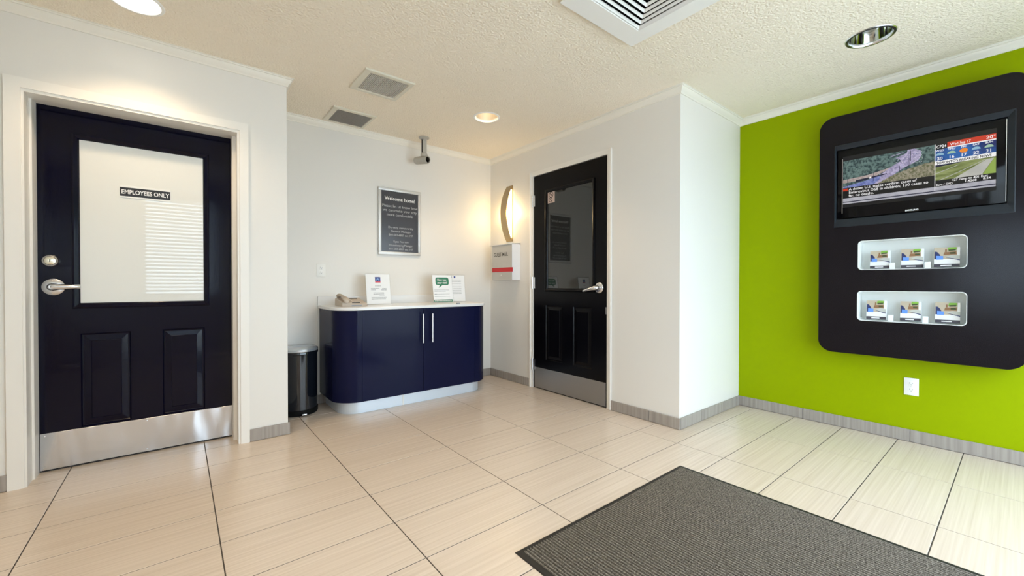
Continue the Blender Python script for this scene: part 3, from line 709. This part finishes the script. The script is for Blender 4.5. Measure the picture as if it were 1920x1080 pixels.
for sgn, cx_, xs in ((-1, CX0+CRD, CX0), (1, CX1-CRD, CX1)):
    o_, i_ = arcband(0, math.pi/2, cx_, CYF+CRD, CRD, 0.018, sgn)
    outer = [(xs, YB-0.016)]+o_; inner = [(xs-sgn*0.018, YB-0.016)]+i_
    q = MB(); prism(q, outer+inner[::-1], Z0, Z1)
    tag(q.build('curved_end', CABINET, t, angle=20))
for x0, x1, hx in ((CX0+CRD+0.0015, 1.6885, 1.671), (1.6915, CX1-CRD-0.0015, 1.761)):
    q = MB(); q.box(x0, x1, CYF, CYF+0.018, Z0, Z1, 0, 0.0012, 1); dr = q.build('door', CABINET, t)
    q = MB(); q.tube([(hx, CYF-0.034, 0.538), (hx, CYF-0.034, 0.792)], 0.0062, 14)
    for z in (0.570, 0.760): q.tube([(hx, CYF, z), (hx, CYF-0.034, z)], 0.004, 10)
    tag(q.build('handle', SATIN, dr), 'slim steel bar handle')
q = MB(); prism(q, ushape(CX0+0.050, CX1-0.050, CYF+0.052, CRD-0.04, YB-0.016), 0.0, Z0); tag(q.build('toe_kick', TOE, t, angle=20), 'brushed aluminium toe kick')
q = MB(); q.box(1.512, 1.527, CYF+0.0505, CYF+0.0525, 0.0, Z0); q.build('toe_joint', WHITE, t, smooth=False)
q = MB(); q.box(CX0-0.012, CX0+0.004, YB-0.014, YB-0.0015, BH, Z1); q.build('scribe_strip', WHITE, t, smooth=False)

t = thing('countertop', ((CX0+CX1)/2, 3.6, Z1), 'white rounded countertop with a low backsplash on the navy cabinet', 'countertop')
ZT = 0.868
def slabloop(e, z): return [(a, b, z) for a, b in ushape(CX0-0.012+e, CX1+0.012-e, CYF-0.012+e, CRD+0.012-e, YB-0.001)]
q = MB(); q.loft([slabloop(0.003, Z1+0.001), slabloop(0, Z1+0.004), slabloop(0, ZT-0.004), slabloop(0.003, ZT)], 0, True, True); q.build('slab', COUNTER, t, angle=30)
q = MB(); q.box(CX0-0.012, CX1+0.012, YB-0.014, YB-0.001, ZT, 0.945, 0, 0.002); q.build('backsplash', COUNTER, t)
q = MB(); q.box(2.030, 2.062, 3.330, 3.350, ZT, ZT+0.012, 0, 0.002); o = q.build('clip', INK, None, (2.046, 3.34, ZT)); tag(o, 'tiny grey clip on the front edge of the counter', 'clip')

# beige telephone
t = thing('telephone', (1.14, 3.62, ZT), 'beige desk telephone at the left end of the counter', 'telephone')
px0, px1, py0, py1 = 1.045, 1.250, 3.515, 3.720
q = MB()
q.loft([[(px0, py0, ZT+0.001), (px1, py0, ZT+0.001), (px1, py1, ZT+0.001), (px0, py1, ZT+0.001)], [(px0, py0, ZT+0.028), (px1, py0, ZT+0.020), (px1, py1, ZT+0.058), (px0, py1, ZT+0.060)],
        [(px0+0.006, py0+0.008, ZT+0.036), (px1-0.008, py0+0.008, ZT+0.027), (px1-0.008, py1-0.012, ZT+0.066), (px0+0.006, py1-0.012, ZT+0.068)]], 0, True, True)
q.build('base', BEIGE, t, smooth=False)
q = MB()
hp = [(1.078, 3.508, 0.046), (1.078, 3.530, 0.066), (1.078, 3.565, 0.076), (1.078, 3.62, 0.086), (1.078, 3.675, 0.094), (1.078, 3.705, 0.092), (1.078, 3.725, 0.078)]
hw = [0.018, 0.027, 0.020, 0.016, 0.020, 0.027, 0.018]
lo = []
for (x, y, z), r in zip(hp, hw):
    lo.append([(x+r*math.cos(a), y, ZT+z+0.62*r*math.sin(a)-0.004) for a in [2*math.pi*i/14 for i in range(14)]])
q.loft(lo, 0, True, True); q.build('handset', BEIGE, t, angle=60)
for r_ in range(4):
    for c_ in range(3):
        y = 3.545+r_*0.026; x = 1.140+c_*0.027; z = ZT+0.034+(y-3.515)*0.19-(x-1.045)*0.04
        q = MB(); q.box(x-0.009, x+0.009, y-0.008, y+0.008, z-0.006, z+0.004, 0, 0.0015, 1); q.build('key', BEIGE, t)
q = MB(); q.box(1.135, 1.215, 3.665, 3.695, ZT+0.055, ZT+0.0655); q.build('display', GLOSS, t)
q = MB(); q.box(1.120, 1.205, py0-0.0010, py0+0.002, ZT+0.004, ZT+0.012); q.build('front_slot', INK, t, smooth=False)
q = MB(); q.box(1.125, 1.190, py0+0.003, py0+0.016, ZT+0.0275, ZT+0.0325); q.build('name_strip', GLOSS, t, smooth=False)

# sign holders
def holder(x0, x1, y0, h, lean, label):
    t = thing('sign_holder', ((x0+x1)/2, y0, ZT), label, 'sign holder', 'clear acrylic sign holders on the counter')
    up = Vector((0, lean, 1)).normalized(); o = Vector((x0, y0, ZT+0.003)); f = FrT(o, (1, 0, 0), up); W = x1-x0
    def sheet(q, u0, u1, v0, v1, w0, w1):
        q.loft([[f.p(u0, v0, w), f.p(u1, v0, w), f.p(u1, v1, w), f.p(u0, v1, w)] for w in (w0, w1)], 0, True, True)
    q = MB(); sheet(q, -0.006, W+0.006, 0, h, -0.003, -0.0008); q.build('acrylic_panel', ACRYLIC, t, smooth=False)
    q = MB(); q.box(x0-0.006, x1+0.006, y0, y0+0.060, ZT+0.0005, ZT+0.003); q.build('foot', ACRYLIC, t, smooth=False)
    q = MB(); sheet(q, 0.002, W-0.002, 0.004, h-0.008, -0.0002, 0.0002); pp = q.build('paper', PAPER, t, smooth=False)
    return t, pp, f, W
def lines(f, rows, pp, m=INK):
    q = MB()
    for u0, u1, v, hh in rows:
        u = u0
        while u < u1-0.004:
            l = min(random.uniform(0.008, 0.022), u1-u); f.quad(q, u, u+l-0.002, v-hh/2, v+hh/2, 0.0005); u += l
    tag(q.build('print_lines', m, pp, smooth=False), kind='stuff')
t, pp, f, W = holder(1.305, 1.530, 3.675, 0.285, 0.16, 'acrylic sign holder with a blue and red square logo, by the telephone')
q = MB(); f.quad(q, 0.086, 0.136, 0.200, 0.252, 0.0005, 0); f.poly(q, [(0.098, 0.214), (0.125, 0.214), (0.125, 0.232), (0.111, 0.244), (0.098, 0.232)], 0.0008, 1); f.quad(q, 0.086, 0.136, 0.200, 0.212, 0.0009, 2); f.quad(q, 0.105, 0.118, 0.212, 0.226, 0.0011, 0)
q.build('logo', [LOGOBLUE, LOGOLIGHT, LOGORED], pp, smooth=False)
lines(f, [(0.083, 0.140, 0.169, 0.005), (0.045, 0.125, 0.147, 0.004), (0.148, 0.19, 0.146, 0.004), (0.045, 0.088, 0.133, 0.005), (0.140, 0.19, 0.132, 0.006), (0.065, 0.165, 0.106, 0.003), (0.065, 0.165, 0.095, 0.005), (0.120, 0.17, 0.082, 0.003), (0.045, 0.185, 0.063, 0.004), (0.045, 0.180, 0.048, 0.004)], pp)
t, pp, f, W = holder(1.952, 2.176, 3.640, 0.285, 0.16, 'acrylic sign holder with a green speech bubble, on the right')
q = MB(); f.poly(q, rrect(0.035, 0.185, 0.176, 0.254, 0.022), 0.0004); f.poly(q, [(0.080, 0.176), (0.112, 0.176), (0.066, 0.148)], 0.0004); q.build('speech_bubble', BUBBLE, pp, smooth=False)
q = MB(); f.quad(q, 0.004, 0.214, 0.006, 0.030, 0.0004); q.build('green_band', BUBBLE, pp, smooth=False)
q = MB(); text(q, f, 'How was', 0.055, 0.221, 0.028, 0.0008, 0, 'LEFT', 0.0007, 0.100); q.build('lettering', LETTER, pp, smooth=False); q = MB(); text(q, f, 'your visit?', 0.055, 0.191, 0.028, 0.0008, 0, 'LEFT', 0.0007, 0.110)
q.build('lettering', LETTER, pp, smooth=False); q = MB()
u = 0.012
while u < 0.205:
    l = random.uniform(0.010, 0.022); f.quad(q, u, min(u+l-0.003, 0.205), 0.014, 0.022, 0.0008); u += l
tag(q.build('band_print', LETTER, pp, smooth=False), kind='stuff')
lines(f, [(0.015, 0.185, 0.127, 0.004), (0.015, 0.145, 0.114, 0.004), (0.015, 0.045, 0.086, 0.006), (0.048, 0.185, 0.086, 0.003), (0.015, 0.190, 0.060, 0.003)], pp)
t, pp, f, W = holder(2.160, 2.372, 3.722, 0.285, 0.10, 'acrylic sign holder with a plain lined letter, behind the speech bubble sign')
q = MB(); f.poly(q, [(0.048+0.010*math.cos(a), 0.258+0.010*math.sin(a)) for a in [2*math.pi*i/20 for i in range(20)]], 0.0005); q.build('logo', LOGOBLUE, pp, smooth=False); q = MB(); f.quad(q, 0.080, 0.100, 0.249, 0.268, 0.0005); q.build('logo', LOGOBLUE, pp, smooth=False)
lines(f, [(0.03, 0.17, 0.228-0.018*k, 0.003) for k in range(9)], pp)

# half-round step bin
BX = 0.760
t = thing('step_bin', (BX, 3.70, 0), 'glossy black half round step bin with a steel lid behind the wall end', 'bin')
bw, byb, br = 0.153, 3.862, 0.165
def dshape(e, n=28):
    p = [(BX+bw-e, byb-e), ]
    p += [(BX+(bw-e)*math.cos(a), byb-0.10-(br-e)*math.sin(a)) for a in [math.pi*i/n for i in range(n+1)]]
    p += [(BX-bw+e, byb-e)]
    return p
def dl(e, z): return [(a, b, z) for a, b in dshape(e)]
q = MB(); q.loft([dl(0.006, 0.0), dl(0.001, 0.010), dl(0.001, 0.040), dl(0.007, 0.045)], 0, True, False); q.build('base_ring', BLACK, t)
q = MB(); q.loft([dl(0.008, 0.040), dl(0.006, 0.485)], 0, True, True); q.build('body', BINBLK, t)
q = MB(); q.loft([dl(0.004, 0.485), dl(0.0, 0.490), dl(0.0, 0.505), dl(0.003, 0.510)], 0, True, True); q.build('rim', BINBLK, t)
q = MB(); q.loft([dl(0.001, 0.510), dl(0.0, 0.514), dl(0.0, 0.528), dl(0.012, 0.537), dl(0.06, 0.543)], 0, True, True); q.build('lid', LID, t)
q = MB(); q.box(0.752, 0.790, 3.572, 3.620, 0.010, 0.022, 0, 0.004); tag(q.build('pedal', SATIN, t), 'small chrome foot pedal')

# ------------------------------------------------------------------ entrance mat
MX0, MX1, MY1, MY0 = 1.020, 2.262, 1.245, -0.585
t = thing('floor_mat', ((MX0+MX1)/2, (MY0+MY1)/2, 0), 'grey ribbed entrance mat with a black rubber edge on the tiles', 'mat')
bo = 0.026
q = MB(); R4 = lambda e, z: [(MX0+e, MY0+e, z), (MX1-e, MY0+e, z), (MX1-e, MY1-e, z), (MX0+e, MY1-e, z)]
q.loft([R4(0, 0.0005), R4(0.004, 0.004), R4(bo, 0.006), R4(bo, 0.001)], 0, True, False); q.build('rubber_border', RUBBER, t, smooth=False)
nr = 82; p = (MX1-MX0-2*bo)/nr; rows = 24
q = MB()
for k in range(nr):
    x = MX0+bo+k*p
    a_ = [(x+p*0.02, 0.0035), (x+p*0.12, 0.0095), (x+p*0.32, 0.0108), (x+p*0.52, 0.0095), (x+p*0.62, 0.0035)]
    q.loft([[(u, y, z) for u, z in a_] for y in (MY0+bo, MY1-bo)], 0, closed=False)
tag(q.build('ribbed_pile', CARPET, t, smooth=False), kind='stuff')
q = MB(); q.box(MX0+bo-0.002, MX1-bo+0.002, MY0+bo-0.002, MY1-bo+0.002, 0.0012, 0.0036); q.build('rubber_groove_shade', RUBBER, t, smooth=False)  # dark rubber sheet doubles as painted shade in the grooves between ribs

# ------------------------------------------------------------------ media panel on the lime wall
XP = 3.665
fp = Fr('-x', XP)
PU0, PU1, PV0, PV1 = -0.946, 0.022, 0.570, 2.255
N1 = (-0.720, -0.210, 1.155, 1.355); N2 = (-0.722, -0.209, 0.807, 1.010)
TVH = (-0.856, -0.030, 1.462, 2.046)
t = thing('media_panel', (X3, 0.462, PV0), 'dark rounded wall panel with two white niches on the lime wall', 'wall panel')
q = MB()
out = rrect(PU0, PU1, PV0, PV1, 0.085, 12)
out2 = rrect(PU0+0.003, PU1-0.003, PV0+0.003, PV1-0.003, 0.082, 12)
n1, n2 = rrect(*N1, 0.024, 6), rrect(*N2, 0.024, 6)
tvr = [(TVH[0], TVH[2]), (TVH[1], TVH[2]), (TVH[1], TVH[3]), (TVH[0], TVH[3])]
filled(q, [out2, n1, n2, tvr], lambda a, b: fp.p(a, b, 0))
q.loft([[fp.p(a, b, 0) for a, b in out2], [fp.p(a, b, -0.003) for a, b in out], [fp.p(a, b, -(X3-XP)+0.001) for a, b in out]], 0, False, True)
q.build('shell', PANEL, t, angle=30)
ND = 0.118
for nm, lp in (('niche', n1), ('niche', n2)):
    q = MB(); c_ = (sum(a for a, b in lp)/len(lp), sum(b for a, b in lp)/len(lp))
    sc = lambda k: [(c_[0]+(a-c_[0])*(1-k/0.255), c_[1]+(b-c_[1])*(1-k/0.1)) for a, b in lp]
    q.loft([[fp.p(a, b, 0.0015) for a, b in sc(-0.0008)], [fp.p(a, b, 0.0015) for a, b in sc(0.0022)], [fp.p(a, b, -ND) for a, b in sc(0.0022)]], 0, False, True)
    tag(q.build(nm, NICHE, t, angle=40), 'white rounded brochure niche')
q = MB(); TI = (-0.846, -0.060, 1.518, 2.012)
q.loft([rect(fp, *TVH, 0.001), rect(fp, TVH[0]+0.004, TVH[1]-0.004, TVH[2]+0.004, TVH[3]-0.004, 0.002), rect(fp, *TI, -0.014), rect(fp, *TI, -0.09)], 0, False, True); q.build('screen_surround', BEZEL, t, smooth=False)

# television set into the panel
XT = XP+0.012
ft = Fr('-x', XT)
t = thing('television', (XT+0.06, 0.452, 1.522), 'flat television showing highway news, set into the dark panel', 'television')
TV = (-0.842, -0.066, 1.523, 2.006)
q = MB(); q.box(XT, XT+0.06, -TV[1], -TV[0], TV[2], TV[3], 0, 0.004); q.build('bezel', GLOSS, t)
q = MB(); q.box(XT+0.001, XT+0.05, -TV[1]-0.0025, -TV[1], TV[2]+0.008, TV[3]-0.006); q.build('edge_strip', SATIN, t, smooth=False)
q = MB(); ft.quad(q, -0.814, -0.811, 1.56, 1.945, 0.0012); q.build('edge_strip', SATIN, t, smooth=False)
q = MB(); ft.quad(q, -0.810, -0.101, 1.600, 1.960, 0.0008); scr = q.build('screen', S_BLACK, t, smooth=False)
SL, SM_, SR = -0.808, -0.352, -0.103
# left picture: highway seen from above
q = MB(); a = 0.0012
Q = lambda u, v: (SL+(SM_-SL)*u, 1.737+(1.927-1.737)*v)
P_ = lambda pts, m, w: ft.poly(q, [Q(u, v) for u, v in pts], w, m)
P_([(0, 0), (1, 0), (1, 1), (0, 1)], 0, a)
P_([(0, 0.30), (0.30, 0.36), (0.55, 0.50), (0.60, 0.55), (0.52, 0.44), (0.34, 0.22), (0, 0.18)], 4, a+0.0003)
P_([(0, 0.05), (0.28, 0.16), (0.46, 0.34), (0.58, 0.55), (0.66, 0.66), (0.64, 0.74), (0.60, 0.79), (0.66, 0.84), (0.72, 0.90), (0.73, 1.0), (0.80, 1.0), (0.86, 0.90), (0.87, 0.74), (0.84, 0.58), (0.70, 0.42), (0.60, 0.26), (0.50, 0.0), (0, 0.0)], 1, a+0.0004)
P_([(0, 0.0), (0.03, 0.06), (0.30, 0.18), (0.46, 0.32), (0.42, 0.12), (0.36, 0.0)], 2, a+0.0005)
P_([(0.40, 0.0), (0.56, 0.20), (0.72, 0.34), (0.90, 0.44), (1.0, 0.46), (1.0, 0.0)], 3, a+0.0005)
P_([(0.545, 0.86), (0.68, 0.92), (0.69, 0.95), (0.56, 0.885)], 1, a+0.0006)
P_([(0.145, 0.145), (0.33, 0.215), (0.33, 0.275), (0.155, 0.235)], 5, a+0.0007)
P_([(0.34, 0.225), (0.51, 0.285), (0.51, 0.315), (0.34, 0.28)], 5, a+0.0007)
P_([(0.31, 0.22), (0.33, 0.225), (0.33, 0.285), (0.315, 0.28)], 6, a+0.0008)
for u, v0_, v1_ in ((0.055, 0.0, 0.32), (0.36, 0.12, 0.42), (0.455, 0.2, 0.55), (0.645, 0.3, 0.50), (0.745, 0.35, 0.72), (0.76, 0.6, 0.95)): P_([(u-0.002, v0_), (u+0.003, v0_), (u+0.003, v1_), (u-0.002, v1_)], 5, a+0.0009)
random.seed(3)
for k in range(60):
    u = random.uniform(0.6, 0.88); v = 0.5+random.uniform(-0.06, 0.3)+(u-0.7)*0.4
    P_([(u, v), (u+0.008, v+0.004), (u+0.008, v+0.016), (u, v+0.012)], random.choice([5, 6, 6, 2]), a+0.0008)
q.build('highway_picture', [S_TREE, S_ROAD, S_ROADB, S_GRASS, S_SHOULDER, S_DARK, S_WHITE], scr, smooth=False)
q = MB(); ft.quad(q, SL, SM_, 1.665, 1.737, 0.0012, 0); ft.quad(q, SL, SL+0.028, 1.716, 1.732, 0.0016, 1); q.build('caption_bar', [S_BLACK, S_RED], scr, smooth=False)
q = MB()
for s_, v_, wd in (('A dozen U.S. states confirm cases of', 1.716, 0.345), ('Enterovirus D68 in children; 130 cases so', 1.693, 0.395), ('far, no deaths.', 1.671, 0.135)):
    text(q, ft, s_, SL+0.032, v_, 0.025, 0.0018, 0, 'LEFT', 0.0003, wd)
q.build('caption_lettering', S_WHITE, scr, smooth=False)
q = MB(); ft.quad(q, SL, SR, 1.640, 1.664, 0.0012, 0); ft.quad(q, SL, SR, 1.624, 1.634, 0.0012, 0); ft.quad(q, SL, SR, 1.634, 1.640, 0.0012, 1); q.build('ticker_stripe', [S_GREY, S_DARK], scr, smooth=False)
# right column: weather, headline, road camera
q = MB()
ft.poly(q, [(-0.298, 1.897), (SR, 1.900), (SR, 1.930), (-0.298, 1.930)], 0.0012, 0); ft.quad(q, -0.298, SR, 1.893, 1.900, 0.0012, 1); q.build('date_bar', [S_RED, S_WHITE], scr, smooth=False)
def wl(): tag(q.build('weather_lettering', S_WHITE, scr, smooth=False), kind='stuff')
q = MB(); text(q, ft, 'Wed Sep 17', -0.286, 1.905, 0.022, 0.0018, 0, 'LEFT', 0.0003, 0.085); text(q, ft, '20°', -0.142, 1.906, 0.024, 0.0018, 0, 'LEFT', 0.0003, 0.036)
for i, (d_, n_) in enumerate((('WED', '20'), ('THU', '16'), ('FRI', '17'), ('SAT', '22'), ('SUN', '21'))):
    u = -0.330+i*0.050
    text(q, ft, d_, u, 1.880, 0.016, 0.0018, 0, 'CENTER', 0.0003); text(q, ft, n_, u, 1.828, 0.025, 0.0018, 0, 'CENTER', 0.0004)
text(q, ft, 'CP24', -0.345, 1.901, 0.026, 0.0018, 0, 'LEFT', 0.0004, 0.042)
wl()
q = MB(); ft.quad(q, SM_+0.002, SR, 1.822, 1.893, 0.0012); q.build('weather_bar', S_BLUE, scr, smooth=False)
for i in range(5):
    q = MB(); u = -0.330+i*0.050; m_ = [0, 1, 2, 0, 1][i]
    if m_ == 2:
        q.poly([ft.p(u+0.017*math.cos(2*math.pi*k/20), 1.862+0.013*math.sin(2*math.pi*k/20), 0.0016) for k in range(20)], 2)
    else:
        q.poly([ft.p(u+0.018*math.cos(math.pi*k/12), 1.856+0.016*math.sin(math.pi*k/12), 0.0016) for k in range(13)], m_)
    q.build('weather_icon', [S_CLOUD, S_PALE, S_ORANGE], scr, smooth=False)
q = MB(); ft.quad(q, SM_+0.002, SR, 1.798, 1.822, 0.0012); q.build('headline_bar', S_WHITE, scr, smooth=False)
q = MB(); text(q, ft, "TORONTO'S BREAKING NEWS", -0.345, 1.802, 0.020, 0.0018, 0, 'LEFT', 0.0005, 0.225); q.build('headline_lettering', S_BLACK, scr, smooth=False)
q = MB(); Q2 = lambda u, v: (SM_+0.003+(SR-SM_-0.003)*u, 1.702+(1.798-1.702)*v)
for pts, m_, w_ in (([(0, 0), (1, 0), (1, 1), (0, 1)], 0, 0.0012), ([(0.33, 0), (0.86, 0.90), (0.97, 0.92), (0.78, 0.0)], 1, 0.0015), ([(0.80, 0.0), (0.97, 0.9), (1, 0.9), (1, 0.0)], 2, 0.0015), ([(0, 0.42), (0.4, 0.80), (0.4, 0.83), (0, 0.46)], 1, 0.0016), ([(0.1, 0.0), (0.42, 0.36), (0.84, 0.9), (0.84, 0.93), (0.40, 0.38), (0.06, 0.0)], 1, 0.0016), ([(0, 0.86), (0.35, 0.93), (0.5, 1.0), (0, 1.0)], 3, 0.0016)):
    ft.poly(q, [Q2(u, v) for u, v in pts], w_, m_)
q.build('road_picture', [S_MEADOW, S_LANE, S_LIME, S_DARK], scr, smooth=False)
q = MB(); ft.quad(q, SM_, SM_+0.003, 1.64, 1.927, 0.0016); text(q, ft, '427 ramp to 401 East', -0.278, 1.687, 0.018, 0.0018, 0, 'LEFT', 0.0003, 0.145); text(q, ft, 'Euro / CAD', -0.345, 1.668, 0.018, 0.0018, 0, 'LEFT', 0.0003, 0.07); text(q, ft, '1.4268', -0.225, 1.670, 0.018, 0.0018, 0, 'LEFT', 0.0003, 0.045); text(q, ft, '8:34', -0.152, 1.672, 0.018, 0.0018, 0, 'LEFT', 0.0003, 0.03)
q.build('traffic_lettering', S_WHITE, scr, smooth=False)
q = MB(); text(q, ft, 'SAMSUNG', -0.454, 1.531, 0.014, 0.0006, 0, 'CENTER', 0.0005, 0.062); q.build('brand_lettering', LETTER, t, smooth=False)

# brochure stacks and white cards in the niches
CV = [mat('cover_wall', (0.48, 0.41, 0.31), 0.5), mat('cover_lime', (0.20, 0.42, 0.05), 0.5), mat('cover_window', (0.05, 0.07, 0.02), 0.5), mat('cover_navy', (0.02, 0.03, 0.12), 0.5), mat('cover_blue', (0.12, 0.28, 0.72), 0.5), mat('cover_desk', (0.50, 0.51, 0.47), 0.5), mat('cover_white', (0.80, 0.80, 0.80), 0.5), mat('cover_band', (0.055, 0.05, 0.065), 0.5), mat('cover_wood', (0.26, 0.13, 0.06), 0.5)]
def brochure(y0, y1, z0, z1):
    yc = (y0+y1)/2; xf = XP+0.045
    t = thing('brochure_stack', (xf+0.015, yc, z0), None, 'brochures', 'brochure stacks in the panel niches')
    fb = FrT((xf, y1, z0+0.0055), (0, -1, 0), Vector((0.10, 0, 1))); W_, H_ = y1-y0, z1-z0-0.004
    q = MB(); q.loft([[fb.p(0, 0, w), fb.p(W_, 0, w), fb.p(W_, H_, w), fb.p(0, H_, w)] for w in (-0.028, 0.0)], 0, True, True); q.build('paper_block', PAPER, t, smooth=False)
    q = MB()
    def B(pts, m, w): q.poly([fb.p(u*W_, v*H_, w) for u, v in pts], m)
    B([(0, 0), (1, 0), (1, 1), (0, 1)], 6, 0.0006)
    B([(0, 0.40), (1, 0.40), (1, 1), (0, 1)], 0, 0.0009)
    B([(0.02, 0.40), (0.02, 0.80), (0.12, 0.78), (0.24, 0.62), (0.26, 0.40)], 3, 0.0012)
    B([(0.52, 0.84), (0.88, 0.86), (0.86, 0.99), (0.56, 0.99)], 1, 0.0012)
    B([(0.56, 0.80), (0.84, 0.82), (0.84, 0.90), (0.56, 0.88)], 2, 0.0014)
    B([(0.36, 0.60), (0.88, 0.62), (0.86, 0.78), (0.40, 0.75)], 8, 0.0013)
    B([(0.62, 0.66), (0.84, 0.66), (0.82, 0.74), (0.62, 0.74)], 2, 0.0015)
    B([(0.42, 0.76), (0.50, 0.76), (0.50, 0.90), (0.43, 0.90)], 8, 0.0015)
    B([(0.88, 0.40), (1.0, 0.40), (1.0, 1.0), (0.90, 1.0)], 6, 0.0012)
    B([(0.08, 0.38), (0.36, 0.38), (0.36, 0.56), (0.08, 0.58)], 4, 0.0015)
    B([(0.44, 0.50), (0.70, 0.60), (1.0, 0.56), (1.0, 0.36), (0.44, 0.48)], 5, 0.0016)
    B([(0.48, 0.47), (1.0, 0.32), (1.0, 0.37), (0.46, 0.49)], 3, 0.0018)
    B([(0, 0), (1, 0), (1, 0.15), (0, 0.15)], 7, 0.0012); B([(0.26, 0.05), (0.68, 0.05), (0.68, 0.10), (0.26, 0.10)], 6, 0.0015)
    q.build('cover_print', CV, t, smooth=False)
    return t
nz1, nz2 = N1[2]+0.004, N2[2]+0.004
SP = [(0.562, 0.664, nz1, 1.283, 'brochure stack at the left of the upper niche'), (0.402, 0.507, nz1, 1.285, 'brochure stack in the middle of the upper niche'), (0.243, 0.354, nz1, 1.286, 'brochure stack at the right of the upper niche'),
      (0.579, 0.681, nz2, 0.944, 'brochure stack at the left of the lower niche'), (0.411, 0.509, nz2, 0.943, 'brochure stack in the middle of the lower niche'), (0.239, 0.347, nz2, 0.942, 'brochure stack at the right of the lower niche')]
for a0, a1, z0, z1, lb in SP: brochure(a0, a1, z0, z1)['label'] = lb
for y0, y1, z0, lb in ((0.536, 0.562, nz1, 'small white card left of centre in the upper niche'), (0.368, 0.395, nz1, 'small white card right of centre in the upper niche'), (0.540, 0.567, nz2, 'small white card left of centre in the lower niche'), (0.376, 0.402, nz2, 'small white card right of centre in the lower niche')):
    q = MB(); q.box(XP+0.030, XP+0.040, y0, y1, z0-0.0015, z0+0.040, 0, 0.001, 1)
    tag(q.build('white_card', PAPER, None, (XP+0.035, (y0+y1)/2, z0)), lb, 'card', 'white cards between the brochures')
